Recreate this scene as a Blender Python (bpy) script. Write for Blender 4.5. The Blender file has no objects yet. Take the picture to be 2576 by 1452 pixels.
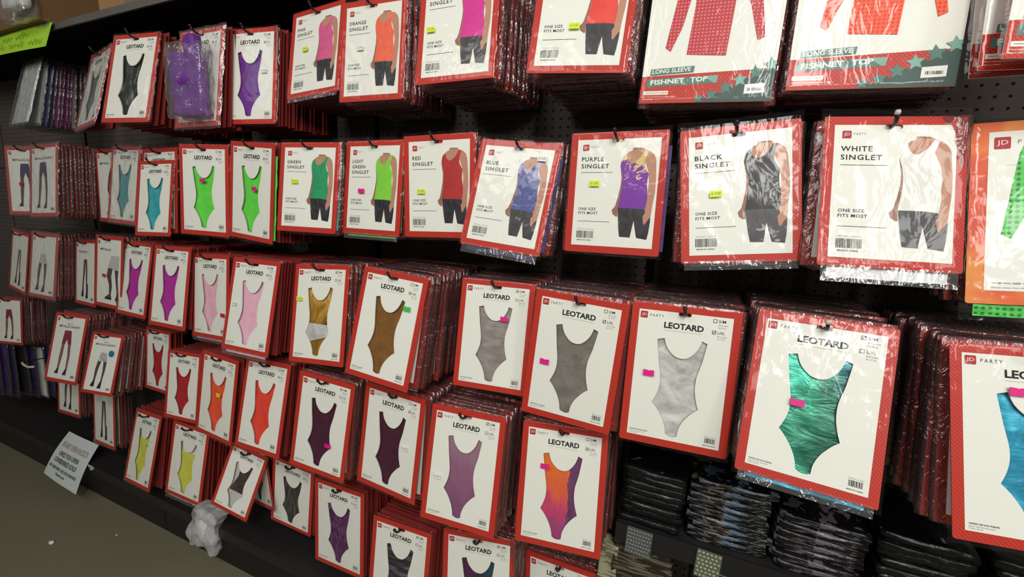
import bpy, bmesh, math, random
from mathutils import Matrix, Vector, noise
from mathutils.geometry import tessellate_polygon
S = bpy.context.scene
COL = S.collection
R = random.Random(7)
Z0 = 1.535                       # floor is z = 0; the poses below were measured from the camera's height

# ------------------------------------------------------------------ camera
FPX, YAW, PIT, ROL, CD = 1107.976, 0.41214, 0.17, 0.03951, 1.35471
cam_d = bpy.data.cameras.new('camera'); cam = bpy.data.objects.new('camera', cam_d); COL.objects.link(cam)
cam_d.sensor_width = 36; cam_d.lens = FPX/2576*36; cam_d.clip_start = .02
fw = Vector((-math.sin(YAW)*math.cos(PIT), math.cos(YAW)*math.cos(PIT), -math.sin(PIT)))
rt = Vector((math.cos(YAW), math.sin(YAW), 0)); up = rt.cross(fw)
r2 = rt*math.cos(ROL)+up*math.sin(ROL); u2 = up*math.cos(ROL)-rt*math.sin(ROL)
cam.matrix_world = Matrix(((r2.x,u2.x,-fw.x,0),(r2.y,u2.y,-fw.y,-CD),(r2.z,u2.z,-fw.z,Z0),(0,0,0,1)))
S.camera = cam

# ------------------------------------------------------------------ light
W = bpy.data.worlds.new('store_air'); S.world = W; W.use_nodes = True
W.node_tree.nodes['Background'].inputs[0].default_value = (1, .97, .9, 1)
W.node_tree.nodes['Background'].inputs[1].default_value = .085
def area(name, loc, tgt, sx, sy, power, col):
    d = bpy.data.lights.new(name, 'AREA'); d.shape = 'RECTANGLE'; d.size = sx; d.size_y = sy; d.energy = power; d.color = col
    o = bpy.data.objects.new(name, d); COL.objects.link(o); o.location = loc
    o.rotation_euler = (Vector(tgt)-Vector(loc)).to_track_quat('-Z', 'Y').to_euler()
LAMP = (1, .992, .94)
area('ceiling_light_near', (.64, -2.75, 3.1), (.45, -.4, 1.3), .5, 1.25, 62, LAMP)
area('ceiling_light_mid', (-1.2, -2.4, 3.1), (-1.2, -.4, 1.2), 1.25, .55, 20, LAMP)
area('ceiling_light_far', (-3.4, -2.4, 3.1), (-3.3, -.4, 1.0), 1.25, .55, 8, LAMP)
area('added_glint_light_behind', (2.2, -4.4, 3.1), (1.6, -1.5, .8), 1.25, .55, 50, LAMP)  # unseen lamp added so the film wrinkles catch highlights
area('added_glint_light_behind_mid', (-.6, -4.6, 3.1), (-.6, -1.5, .8), 1.25, .55, 26, LAMP)  # another added lamp behind the camera, for more glints on the film
area('ceiling_light_right', (2.5, -2.7, 3.1), (1.6, -.8, 1.2), .5, 1.25, 30, LAMP)
S.view_settings.view_transform = 'Standard'; S.view_settings.look = 'None'
S.view_settings.exposure = -0.4; S.view_settings.gamma = 1.0; S.view_settings.use_curve_mapping = False
S.cycles.transparent_max_bounces = 16; S.cycles.max_bounces = 6

# ------------------------------------------------------------------ materials
def lin(c): return tuple((x/12.92 if x <= .04045 else ((x+.055)/1.055)**2.4) for x in (v/255 for v in c))
class NT:
    def __init__(s, name):
        s.m = bpy.data.materials.new(name); s.m.use_nodes = True; s.t = s.m.node_tree; s.t.nodes.clear()
        s.out = s.n('ShaderNodeOutputMaterial')
    def n(s, typ, **kw):
        o = s.t.nodes.new(typ)
        for k, v in kw.items(): setattr(o, k, v)
        return o
    def put(s, sock, v):
        if hasattr(v, 'links') or isinstance(v, bpy.types.NodeSocket): s.t.links.new(v, sock)
        elif isinstance(v, (tuple, list)) and len(v) == 3 and sock.type == 'RGBA': sock.default_value = (*v, 1)
        else: sock.default_value = v
    def co(s, kind='Object', scale=None, rot=None, loc=None):
        c = s.n('ShaderNodeTexCoord').outputs[kind]
        if scale is None and rot is None and loc is None: return c
        mp = s.n('ShaderNodeMapping'); s.put(mp.inputs[0], c)
        if loc: mp.inputs[1].default_value = loc
        if rot: mp.inputs[2].default_value = rot
        if scale: mp.inputs[3].default_value = scale
        return mp.outputs[0]
    def noise(s, co, scale, detail=3, rough=.55, dist=0):
        t = s.n('ShaderNodeTexNoise'); s.put(t.inputs['Vector'], co); t.inputs['Scale'].default_value = scale
        t.inputs['Detail'].default_value = detail; t.inputs['Roughness'].default_value = rough; t.inputs['Distortion'].default_value = dist
        return t.outputs['Fac']
    def ramp(s, f, stops, interp='LINEAR'):
        r = s.n('ShaderNodeValToRGB'); r.color_ramp.interpolation = interp; s.put(r.inputs[0], f)
        e = r.color_ramp.elements
        while len(e) < len(stops): e.new(.5)
        for el, (p, c) in zip(e, stops):
            el.position = p; el.color = (*c, 1) if isinstance(c, (tuple, list)) else (c, c, c, 1)
        return r.outputs[0]
    def math(s, op, a, b=0.0, c=0.0):
        m = s.n('ShaderNodeMath', operation=op); s.put(m.inputs[0], a); s.put(m.inputs[1], b); s.put(m.inputs[2], c); return m.outputs[0]
    def sep(s, co):
        x = s.n('ShaderNodeSeparateXYZ'); s.put(x.inputs[0], co); return x.outputs
    def mix(s, f, a, b):
        m = s.n('ShaderNodeMix', data_type='RGBA'); s.put(m.inputs[0], f); s.put(m.inputs[6], a); s.put(m.inputs[7], b); return m.outputs[2]
    def bump(s, h, strength=.3, dist=.001):
        b = s.n('ShaderNodeBump'); b.inputs['Strength'].default_value = strength; b.inputs['Distance'].default_value = dist; s.put(b.inputs['Height'], h); return b.outputs[0]
    def bsdf(s, col, rough=.6, metal=0.0, normal=None, spec=.5, **kw):
        p = s.n('ShaderNodeBsdfPrincipled'); s.put(p.inputs['Base Color'], col); s.put(p.inputs['Roughness'], rough); s.put(p.inputs['Metallic'], metal)
        s.put(p.inputs['Specular IOR Level'], spec)
        if normal is not None: s.put(p.inputs['Normal'], normal)
        for k, v in kw.items(): s.put(p.inputs[k], v)
        s.t.links.new(p.outputs[0], s.out.inputs[0]); return s.m
def plain(name, c, rough=.6, metal=0.0, spec=.4, nscale=0, namp=.1):
    t = NT(name); col = lin(c)
    if nscale:
        f = t.noise(t.co(), nscale, 3)
        col = t.mix(f, tuple(x*(1-namp) for x in col), tuple(min(1, x*(1+namp)) for x in col))
    return t.bsdf(col, rough, metal, spec=spec)
M = {}
# card stock: red with a fine diagonal print
t = NT('red_card'); co = t.co(rot=(0, math.radians(45), 0))
wv = t.n('ShaderNodeTexWave', wave_type='BANDS', bands_direction='X'); t.put(wv.inputs[0], co); wv.inputs['Scale'].default_value = 62; wv.inputs['Distortion'].default_value = .3
f = t.noise(t.co(), 9, 2)
c = t.mix(wv.outputs['Fac'], lin((166, 34, 26)), lin((204, 56, 40)))
c = t.mix(t.math('MULTIPLY', f, .3), c, lin((204, 66, 44)))
M['red'] = t.bsdf(c, .45, spec=.3)
M['redshade'] = plain('red_card_shaded', (134, 46, 42), .5, nscale=30, namp=.15)  # darker copy of the card red, shade of the stacks put into its colour
M['redor'] = None
t = NT('orange_red_card'); f = t.noise(t.co(), 11, 2, .5, .6)
M['redor'] = t.bsdf(t.ramp(f, [(.3, lin((206, 62, 40))), (.5, lin((224, 98, 46))), (.72, lin((236, 158, 70)))]), .45, spec=.3)
M['white'] = plain('white_card', (236, 236, 226), .5, spec=.3, nscale=14, namp=.02)
M['ink'] = plain('black_ink', (38, 36, 36), .6, spec=.2)
M['grey'] = plain('grey_ink', (120, 118, 114), .6, spec=.2)
M['thin'] = plain('thin_grey_ink', (172, 170, 164), .6, spec=.2)
M['logo'] = plain('logo_red', (176, 40, 48), .5, spec=.3)
M['cream'] = plain('cream_lettering', (240, 236, 224), .5, spec=.3)
M['tealprint'] = plain('green_print', (84, 126, 116), .45, spec=.3, nscale=30, namp=.3)
M['teallight'] = plain('pale_green_print', (128, 172, 158), .45, spec=.3, nscale=25, namp=.2)
M['tealdark'] = plain('dark_green_print', (58, 84, 78), .45, spec=.3, nscale=25, namp=.2)
M['yellow'] = plain('yellow_sticker', (222, 240, 40), .5)
M['pinks'] = plain('pink_sticker', (226, 28, 134), .5)
M['greens'] = plain('green_sticker', (48, 204, 84), .5)
M['whites'] = plain('white_sticker', (240, 240, 234), .5)
M['reds'] = plain('red_sticker', (190, 36, 52), .5)
M['skin'] = plain('skin_print', (190, 138, 112), .5, nscale=28, namp=.14)
M['skind'] = plain('skin_shade_print', (150, 104, 84), .5, nscale=28, namp=.15)
M['leg'] = plain('stocking_print', (84, 68, 62), .5, nscale=40, namp=.3)
M['tan'] = plain('tan_leg_print', (128, 98, 82), .5, nscale=40, namp=.2)
M['shoe'] = plain('black_shoe_print', (34, 28, 30), .5)
M['trous'] = None
t = NT('trousers_print'); f = t.noise(t.co(scale=(1, 1, .5)), 45, 4, .6, .8)
M['trous'] = t.bsdf(t.ramp(f, [(.35, lin((34, 32, 34))), (.6, lin((56, 54, 58))), (.8, lin((104, 104, 112)))]), .4)
M['shirtgrey'] = plain('pale_skirt_print', (196, 196, 190), .5, nscale=20, namp=.1)
# clear wrapping film
def film(name, base=.020, gloss=1.1, rough=.1, milk=.006, bscale=20, bstr=.17, tint=(1, 1, 1)):
    t = NT(name)
    co = t.co(scale=(1, 1, .55)); n1 = t.noise(co, bscale, 3, .5, 1.2)
    rid = t.math('SUBTRACT', 1.0, t.math('ABSOLUTE', t.math('MULTIPLY_ADD', n1, 2.0, -1.0)))
    h = t.math('POWER', rid, 5.0); nb = t.bump(h, bstr, .0022)
    lw = t.n('ShaderNodeLayerWeight'); lw.inputs['Blend'].default_value = .5; t.put(lw.inputs['Normal'], nb)
    fac = t.math('MINIMUM', t.math('MULTIPLY_ADD', t.math('POWER', lw.outputs['Facing'], 4.0), gloss*.5, base), .8)
    tr = t.n('ShaderNodeBsdfTransparent'); tr.inputs[0].default_value = (*tint, 1)
    gl = t.n('ShaderNodeBsdfGlossy'); gl.inputs['Roughness'].default_value = rough; t.put(gl.inputs['Normal'], nb); gl.inputs[0].default_value = (.95, .95, .95, 1)
    df = t.n('ShaderNodeBsdfDiffuse'); df.inputs[0].default_value = (.8, .8, .8, 1)
    m1 = t.n('ShaderNodeMixShader'); m1.inputs[0].default_value = milk; t.t.links.new(tr.outputs[0], m1.inputs[1]); t.t.links.new(df.outputs[0], m1.inputs[2])
    m2 = t.n('ShaderNodeMixShader'); t.put(m2.inputs[0], fac); t.t.links.new(m1.outputs[0], m2.inputs[1]); t.t.links.new(gl.outputs[0], m2.inputs[2])
    t.t.links.new(m2.outputs[0], t.out.inputs[0]); return t.m
M['film'] = film('clear_film')
M['film_edge'] = film('shade_tinted_film_edge', .07, 1.5, .14, .03, 44, .7, (.70, .62, .62))  # dark tint painted in so the rims shade the stack edges
M['film_thick'] = film('crumpled_film', .09, 1.6, .12, .07, 26, .6)
M['bag_white'] = film('milky_bag_film', .06, 1.4, .25, .40, 30, .7)
M['hook'] = plain('black_wire', (24, 23, 23), .35, spec=.5)
M['tip'] = plain('white_plastic_tip', (205, 200, 190), .4)
# pegboard with its grid of holes
t = NT('pegboard'); x, y, z = t.sep(t.co())
def cell(v, off): return t.math('SUBTRACT', t.math('FRACT', t.math('MULTIPLY_ADD', v, 1/.0254, off)), .5)
cx = cell(x, .5); cz = cell(z, .5)
d = t.math('SQRT', t.math('ADD', t.math('MULTIPLY', cx, cx), t.math('MULTIPLY', cz, cz)))
hole = t.math('LESS_THAN', d, .135)
f = t.noise(t.co(), 40, 4)
c = t.mix(f, lin((88, 80, 74)), lin((106, 97, 90)))
M['peg'] = t.bsdf(t.mix(hole, c, lin((8, 7, 7))), .7, spec=.2, normal=t.bump(t.math('SUBTRACT', 1.0, t.math('SMOOTH_MIN', t.math('MULTIPLY', d, 5.0), .8, .1)), .2, .002))
M['black'] = plain('black_steel', (30, 29, 30), .45, spec=.4, nscale=60, namp=.2)
M['blackdeep'] = plain('black_void_panel', (12, 12, 13), .8, spec=.1)
M['deck'] = plain('black_deck', (40, 37, 38), .42, spec=.4, nscale=25, namp=.25)
M['steelgrey'] = plain('grey_shelf_lip', (96, 92, 88), .5, spec=.4, nscale=30, namp=.15)
# fabrics seen through the cut-outs
def fabric(name, stops, scale=16, rough=.55, metal=0.0, stretch=(1, 1, 1), rot=None, dist=1.0, bstr=.35, bscale=55, spec=.4, detail=4):
    t = NT(name); f = t.noise(t.co(scale=stretch, rot=rot), scale, detail, .55, dist)
    n = len(stops); lo, hi = .3, .7
    c = t.ramp(f, [(lo+(hi-lo)*i/max(1, n-1), lin(s)) for i, s in enumerate(stops)]) if n > 1 else lin(stops[0])
    b = t.bump(t.noise(t.co(scale=(1, 1, 1.6)), bscale, 4, .6, .8), bstr, .0015)
    return t.bsdf(c, rough, metal, normal=b, spec=spec)
FB = {
 'black': fabric('black_satin', [(22, 26, 26), (44, 50, 48)], rough=.25),
 'grey': fabric('grey_satin', [(90, 92, 92), (150, 150, 150)], rough=.3),
 'purple': fabric('purple_lycra', [(96, 36, 130), (120, 48, 156)]),
 'turq': fabric('turquoise_lycra', [(40, 150, 160), (70, 186, 194)]),
 'turqd': fabric('teal_lycra', [(60, 146, 150), (96, 170, 170)]),
 'lime': fabric('lime_lycra', [(92, 214, 64), (112, 232, 84)], bstr=.2),
 'mag': fabric('magenta_lycra', [(176, 36, 150), (192, 48, 164)], bstr=.2),
 'pink': fabric('pale_pink_lycra', [(236, 176, 196), (246, 196, 212)], bstr=.3),
 'gold': fabric('gold_foil', [(110, 76, 28), (168, 118, 40), (222, 172, 70), (244, 214, 140)], 14, .25, .3, stretch=(1, 1, .7), rot=(0, .6, 0), bscale=16, bstr=1.0),
 'bronze': fabric('bronze_lame', [(128, 84, 36), (150, 102, 48)], 22, .5, .25, bstr=.6),
 'gray1': fabric('grey_lame', [(136, 126, 120), (168, 158, 152)], 20, .5, .25, stretch=(1, 1, 2.2), bstr=.7, bscale=30),
 'gray2': fabric('slate_lame', [(118, 112, 104), (150, 142, 134)], 20, .5, .25, bstr=.6),
 'silver': fabric('silver_lame', [(170, 168, 162), (212, 211, 206), (238, 238, 234)], 14, .42, .2, stretch=(1, 1, 1.5), bstr=.9, bscale=30),
 'red': fabric('red_lycra', [(168, 30, 38), (190, 42, 48)]),
 'orange': fabric('orange_lycra', [(236, 78, 40), (250, 98, 56)]),
 'coral': fabric('coral_lycra', [(230, 62, 44), (242, 78, 56)], bstr=.2),
 'maroon': fabric('maroon_lycra', [(66, 18, 42), (78, 26, 52)], bstr=.15),
 'yellow': fabric('yellow_lycra', [(206, 208, 70), (226, 226, 100)]),
 'brown': fabric('dark_brown_lycra', [(56, 40, 40), (88, 74, 70)]),
 'mottle': fabric('plum_marbled_lycra', [(48, 22, 48), (92, 44, 92), (130, 84, 128)], 26, dist=2.2, stretch=(1, 1, .6)),
 'striped': fabric('black_streaked_lycra', [(34, 42, 46), (50, 58, 60), (120, 92, 74)], 40, dist=.6, stretch=(3, 1, .35), rot=(0, .9, 0)),
 'bpink': fabric('black_lycra_with_pink_streaks', [(28, 32, 34), (40, 46, 46), (138, 104, 132)], 30, dist=.5, stretch=(.35, 1, 2.6), rot=(0, -.5, 0)),
 'aqua': fabric('aqua_foil', [(28, 110, 136), (40, 150, 184), (90, 200, 226)], 12, .35, .35, bstr=.8, bscale=24),
 'rose': fabric('dusty_rose_lycra', [(124, 34, 60), (150, 50, 76)]),
 'navy': fabric('navy_velour', [(30, 24, 58), (64, 50, 110)]),
 'violet': fabric('violet_lycra', [(60, 34, 84), (96, 62, 130)]),
 'silverbag': fabric('bright_silver_foil', [(190, 194, 190), (240, 242, 240)], 14, .3, 0, stretch=(1, 1, .4), bstr=.8),
 'blue': fabric('blue_lycra', [(60, 120, 160), (96, 160, 196)]),
 'magfoil': fabric('magenta_foil', [(140, 26, 128), (214, 84, 194)], 20, .3, 0, stretch=(2, 1, .3)),
 'wine': fabric('wine_lycra', [(100, 26, 44), (130, 46, 62)]),
 'white': fabric('white_cotton', [(226, 226, 226), (242, 242, 242)]),
 'tan': fabric('tan_nylon', [(120, 86, 70), (150, 112, 92)]),
 'olive': fabric('dark_olive_cotton', [(60, 60, 40), (92, 92, 60)]),
 'dark': fabric('black_cotton', [(30, 26, 30), (46, 40, 46)]),
 'green': fabric('green_lace', [(40, 130, 40), (96, 214, 84)], 60),
}
def two_tone(name, build):
    t = NT(name); x, y, z = t.sep(t.co()); c = build(t, x, z)
    b = t.bump(t.noise(t.co(scale=(1, 1, 1.6)), 30, 4, .6, .8), .7, .002)
    return t, c, b
# teal: green body, bluer and darker towards the right shoulder and down the right half
t = NT('teal_hologram_foil'); x, y, z = t.sep(t.co())
g1 = t.noise(t.co(), 11, 3, .5, .8)
base = t.ramp(g1, [(.3, lin((30, 104, 84))), (.52, lin((44, 142, 112))), (.72, lin((72, 206, 180)))])
blue = t.ramp(g1, [(.3, lin((24, 86, 96))), (.6, lin((48, 150, 170))), (.8, lin((70, 180, 210)))])
m = t.ramp(t.math('MULTIPLY_ADD', x, 9.0, t.math('MULTIPLY_ADD', z, 3.0, t.math('MULTIPLY', g1, .4))), [(.02, 0.0), (.3, 1.0)])
c = t.mix(m, base, blue)
dk = t.ramp(t.math('MULTIPLY_ADD', x, 14.0, t.math('MULTIPLY_ADD', g1, .5, -.2)), [(.05, 0.0), (.2, .55)])
c = t.mix(dk, c, lin((28, 78, 66)))
FB['teal'] = t.bsdf(c, .32, .35, normal=t.bump(t.noise(t.co(scale=(.7, 1, 1.5)), 22, 4, .6, 1), .8, .003))
# plum leotard with a flame-coloured folded panel
t = NT('plum_and_flame_lycra'); x, y, z = t.sep(t.co()); n = t.noise(t.co(scale=(2, 1, .6), rot=(0, .35, 0)), 20, 4, .6, .8)
plum = t.ramp(n, [(.3, lin((98, 52, 92))), (.7, lin((132, 78, 118)))])
fl = t.ramp(t.math('MULTIPLY_ADD', z, -3.4, t.math('MULTIPLY_ADD', n, .5, -.22)), [(.15, lin((176, 120, 92))), (.34, lin((236, 120, 40))), (.6, lin((232, 100, 62))), (.78, lin((206, 66, 112))), (.95, lin((168, 68, 120)))])
edge = t.math('ADD', x, t.math('MULTIPLY', n, .03))
ma = t.math('MULTIPLY', t.math('LESS_THAN', edge, .033), t.math('GREATER_THAN', edge, -.05))
FB['flame'] = t.bsdf(t.mix(ma, plum, fl), .45, .1, normal=t.bump(n, .7, .003))
t = NT('lilac_plum_lycra'); x, y, z = t.sep(t.co()); n = t.noise(t.co(), 14, 3, .5, 1)
FB['lilac'] = t.bsdf(t.ramp(t.math('MULTIPLY_ADD', z, -2.6, t.math('MULTIPLY_ADD', n, .3, -.12)), [(.2, lin((164, 136, 146))), (.45, lin((156, 104, 134))), (.75, lin((138, 84, 124))), (1, lin((122, 84, 136)))]), .4, .15, normal=t.bump(n, .4, .002))
t = NT('purple_and_teal_lycra'); x, y, z = t.sep(t.co())
FB['purpteal'] = t.bsdf(t.ramp(t.math('MULTIPLY_ADD', x, 8.0, .5), [(.3, lin((78, 30, 72))), (.55, lin((44, 40, 70))), (.72, lin((24, 70, 76)))]), .5)
# net knit of the fishnet tops
def net(name, a, b, k=150):
    t = NT(name); x, y, z = t.sep(t.co())
    s1 = t.math('SINE', t.math('MULTIPLY', t.math('ADD', x, z), k*3.0)); s2 = t.math('SINE', t.math('MULTIPLY', t.math('SUBTRACT', x, z), k*3.0))
    f = t.ramp(t.math('MULTIPLY_ADD', t.math('MULTIPLY', s1, s2), .5, .5), [(.55, 0.0), (.8, 1.0)])
    return t.bsdf(t.mix(f, lin(a), lin(b)), .5, normal=t.bump(f, .4, .001))
M['netred'] = net('red_net', (186, 30, 44), (226, 120, 124))
M['netorange'] = net('orange_net', (246, 82, 34), (214, 50, 20))
M['netgreen'] = net('green_net', (70, 196, 72), (30, 110, 40), 110)
M['netpink'] = net('pink_net', (200, 60, 130), (226, 140, 180))
SH = {}
for k, a, b in [('green', (30, 140, 90), (46, 164, 108)), ('lgreen', (124, 206, 56), (142, 220, 74)), ('red', (168, 42, 44), (190, 56, 54)),
                ('blue', (66, 72, 130), (84, 92, 156)), ('purple', (116, 34, 150), (140, 56, 172)), ('black', (32, 30, 32), (52, 50, 54)),
                ('white', (222, 222, 214), (234, 234, 228)), ('pink', (208, 84, 134), (226, 104, 152)), ('orange', (236, 96, 66), (248, 116, 84)),
                ('hotpink', (208, 44, 140), (222, 60, 156)), ('redor', (222, 62, 52), (236, 80, 66))]:
    SH[k] = fabric(k+'_singlet_print', [a, b], 18, .5, bstr=.15)
t = NT('purple_print_with_painted_gold_glare'); x, y, z = t.sep(t.co()); n = t.noise(t.co(scale=(1, 1, 1.3)), 20, 4, .6, 1.6)
SH['purplegold'] = t.bsdf(t.mix(t.ramp(t.math('MULTIPLY_ADD', z, 7.0, t.math('MULTIPLY_ADD', n, 2.2, -.05)), [(.45, 0.0), (.5, 1.0)]), lin((122, 42, 158)), t.ramp(n, [(.4, lin((206, 168, 70))), (.6, lin((226, 206, 150)))])), .45)  # golden glare is painted into the print colour
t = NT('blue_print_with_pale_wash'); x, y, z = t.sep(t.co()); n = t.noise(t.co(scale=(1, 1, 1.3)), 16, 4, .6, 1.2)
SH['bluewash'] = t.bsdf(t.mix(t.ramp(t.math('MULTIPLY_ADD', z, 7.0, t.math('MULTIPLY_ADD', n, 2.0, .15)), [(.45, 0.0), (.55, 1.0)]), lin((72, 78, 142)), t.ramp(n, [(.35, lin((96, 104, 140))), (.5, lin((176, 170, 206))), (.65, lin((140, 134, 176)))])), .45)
# ------------------------------------------------------------------ geometry helpers
def link(name, me, parent=None, mats=None, smooth=False):
    o = bpy.data.objects.new(name, me); COL.objects.link(o)
    if mats is not None:
        for m in mats: me.materials.append(m)
    if smooth: me.polygons.foreach_set('use_smooth', [True]*len(me.polygons))
    if parent: o.parent = parent
    return o
def mk(name, V, F, mi=None):
    me = bpy.data.meshes.new(name); me.from_pydata(V, [], F)
    if mi: me.polygons.foreach_set('material_index', mi)
    me.update(); return me
def tag(o, label, cat, group=None, kind=None):
    o['label'] = label; o['category'] = cat
    if group: o['group'] = group
    if kind: o['kind'] = kind
    return o
def empty(name, mat, label=None, cat=None, group=None):
    o = bpy.data.objects.new(name, None); o.empty_display_size = .02; COL.objects.link(o); o.matrix_world = mat
    if label: tag(o, label, cat, group)
    return o
class G:
    """collects polygons with material slots"""
    def __init__(s): s.V = []; s.F = []; s.I = []; s.mats = []
    def slot(s, m):
        if m not in s.mats: s.mats.append(m)
        return s.mats.index(m)
    def poly(s, pts, m):
        b = len(s.V); s.V += [tuple(p) for p in pts]; s.F.append(tuple(range(b, b+len(pts)))); s.I.append(s.slot(m))
    def quads(s, V, F, m):
        b = len(s.V); s.V += [tuple(v) for v in V]; i = s.slot(m)
        for f in F: s.F.append(tuple(b+k for k in f)); s.I.append(i)
    def box(s, x0, x1, y0, y1, z0, z1, m):
        V = [(x, y, z) for x in (x0, x1) for y in (y0, y1) for z in (z0, z1)]
        s.quads(V, [(0, 1, 3, 2), (4, 6, 7, 5), (0, 4, 5, 1), (2, 3, 7, 6), (0, 2, 6, 4), (1, 5, 7, 3)], m)
    def tube(s, pts, r, m, n=8, caps=True):
        P = [Vector(p) for p in pts]; rings = []
        for i, p in enumerate(P):
            d = (P[min(i+1, len(P)-1)]-P[max(i-1, 0)]).normalized()
            a = d.cross(Vector((0, 0, 1)) if abs(d.z) < .9 else Vector((1, 0, 0))).normalized(); b = d.cross(a)
            rr = r[i] if isinstance(r, (list, tuple)) else r
            rings.append([p+(a*math.cos(k*2*math.pi/n)+b*math.sin(k*2*math.pi/n))*rr for k in range(n)])
        V = [v for q in rings for v in q]; F = []
        for i in range(len(P)-1):
            for k in range(n): F.append((i*n+k, i*n+(k+1) % n, (i+1)*n+(k+1) % n, (i+1)*n+k))
        if caps: F += [tuple(range(n))[::-1], tuple((len(P)-1)*n+k for k in range(n))]
        s.quads(V, F, m)
    def fill(s, outer, holes, y, m):
        loops = [[Vector((p[0], p[1], 0)) for p in outer]]+[[Vector((p[0], p[1], 0)) for p in h] for h in holes]
        flat = [p for l in loops for p in l]
        tri = tessellate_polygon(loops)
        F = []
        for t3 in tri:
            a, b, c = (flat[k] for k in t3)
            n = (b-a).cross(c-a).z
            if abs(n) < 1e-12: continue
            F.append(tuple(t3) if n > 0 else tuple(t3[::-1]))
        s.quads([(p.x, y, p.y) for p in flat], F, m)
    def wall(s, loop, y0, y1, m):
        n = len(loop); V = [(p[0], y0, p[1]) for p in loop]+[(p[0], y1, p[1]) for p in loop]
        s.quads(V, [(k, (k+1) % n, n+(k+1) % n, n+k) for k in range(n)], m)
    def build(s, name, parent=None, smooth=False):
        me = mk(name, s.V, s.F, s.I); o = link(name, me, parent, s.mats, smooth)
        me.polygons.foreach_set('material_index', s.I); return o
_txt = {}
def text_geo(st, bold=0.0, space=1.0, shear=0.0):
    k = (st, bold, space, shear)
    if k in _txt: return _txt[k]
    c = bpy.data.curves.new('t', 'FONT'); c.body = st; c.offset = bold; c.space_character = space; c.shear = shear; c.resolution_u = 2; c.fill_mode = 'FRONT'
    o = bpy.data.objects.new('t', c); COL.objects.link(o)
    dg = bpy.context.evaluated_depsgraph_get(); me = o.evaluated_get(dg).to_mesh()
    V = [v.co.copy() for v in me.vertices]; F = [tuple(p.vertices) for p in me.polygons]
    o.evaluated_get(dg).to_mesh_clear(); bpy.data.objects.remove(o); bpy.data.curves.remove(c)
    x0 = min(v.x for v in V); x1 = max(v.x for v in V); y0 = min(v.y for v in V); y1 = max(v.y for v in V)
    _txt[k] = ([((v.x-x0)/(x1-x0), (v.y-y0)/(y1-y0)) for v in V], F); return _txt[k]
def put_text(g, st, x0, x1, z0, z1, y, m, bold=0.0, space=1.0, shear=0.0, skew=0.0):
    V, F = text_geo(st, bold, space, shear)
    VV = [(x0+u*(x1-x0), y, z0+v*(z1-z0)+skew*u) for u, v in V]
    g.quads(VV, F, m)
def spline(pts, n=4):
    out = []
    for i in range(len(pts)-1):
        p0 = pts[max(i-1, 0)]; p1 = pts[i]; p2 = pts[i+1]; p3 = pts[min(i+2, len(pts)-1)]
        for k in range(n):
            t = k/n
            out.append(tuple(.5*((2*b)+(-a+c)*t+(2*a-5*b+4*c-d)*t*t+(-a+3*b-3*c+d)*t**3) for a, b, c, d in zip(p0, p1, p2, p3)))
    return out
def outline(segs, n=4):
    o = []
    for s in segs: o += spline(s, n) if len(s) > 2 else [s[0]]
    return o
# ------------------------------------------------------------------ pack sizes (width, height, border)
DIM = {'L': (.230, .3264), 'S': (.2252, .2835), 'F': (.258, .400), 'N': (.290, .326)}
BRD = .0165
def panel_map(k):
    w, h = DIM[k]; pw, ph = w-2*BRD, h-2*BRD
    return lambda u, v: (-pw/2+u*pw, -BRD-v*ph)
A_, B_, C_, D_ = (.231, .221), (.308, .207), (.707, .196), (.764, .212)
LEO = outline([[A_, B_], [B_, (.346, .276), (.426, .333), (.5, .349), (.57, .341), (.635, .303), (.68, .253), C_], [C_, D_],
    [D_, (.73, .364), (.692, .471), (.687, .561), (.708, .647), (.743, .721)], [(.743, .721), (.68, .759), (.603, .827), (.56, .897), (.551, .956)],
    [(.551, .956), (.509, .966), (.464, .963), (.426, .95)], [(.426, .95), (.409, .895), (.374, .836), (.309, .767), (.243, .718)],
    [(.243, .718), (.283, .653), (.305, .585), (.303, .506), (.271, .391), A_]], 3)
FIG = [(.683,.086),(.806,.088),(.839,.11),(.891,.121),(.938,.154),(.96,.201),(.977,.367),(.978,.488),(.962,.61),(.953,.708),(.915,.748),(.892,.78),(.871,.763),(.86,.702),(.884,.676),(.886,.6),(.89,.52),(.9,.4),(.88,.3),(.84,.22),(.76,.21),(.66,.225),(.6,.2),(.577,.16),(.596,.148),(.64,.12),(.672,.113)]
ARM = [(.549,.246),(.574,.307),(.585,.369),(.588,.418),(.576,.53),(.556,.636),(.562,.714),(.541,.715),(.499,.692),(.485,.655),(.521,.621),(.549,.532),(.569,.431),(.572,.36)]
HAND = [(.879,.63),(.884,.676),(.86,.702),(.866,.735),(.871,.763),(.88,.778),(.892,.78),(.905,.765),(.915,.748),(.953,.708),(.962,.61),(.93,.6)]
SING = outline([[(.615,.141),(.621,.172),(.639,.202),(.673,.219),(.718,.212),(.78,.169),(.827,.11)],[(.827,.11),(.872,.117)],[(.872,.117),(.844,.173),(.832,.215),(.845,.263),(.888,.322)],
    [(.888,.322),(.878,.407),(.892,.491),(.894,.565),(.879,.646)],[(.879,.646),(.75,.636),(.556,.636)],[(.556,.636),(.576,.53),(.588,.418),(.583,.344),(.563,.283),(.549,.246)],[(.549,.246),(.557,.197),(.577,.16),(.615,.141)]], 3)
TROU = [(.556,.636),(.75,.636),(.879,.646),(.93,.68),(.953,.72),(.952,.758),(.943,.857),(.929,.918),(.807,.905),(.775,.80),(.761,.749),(.75,.80),(.73,.905),(.602,.902),(.583,.82)]
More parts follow.
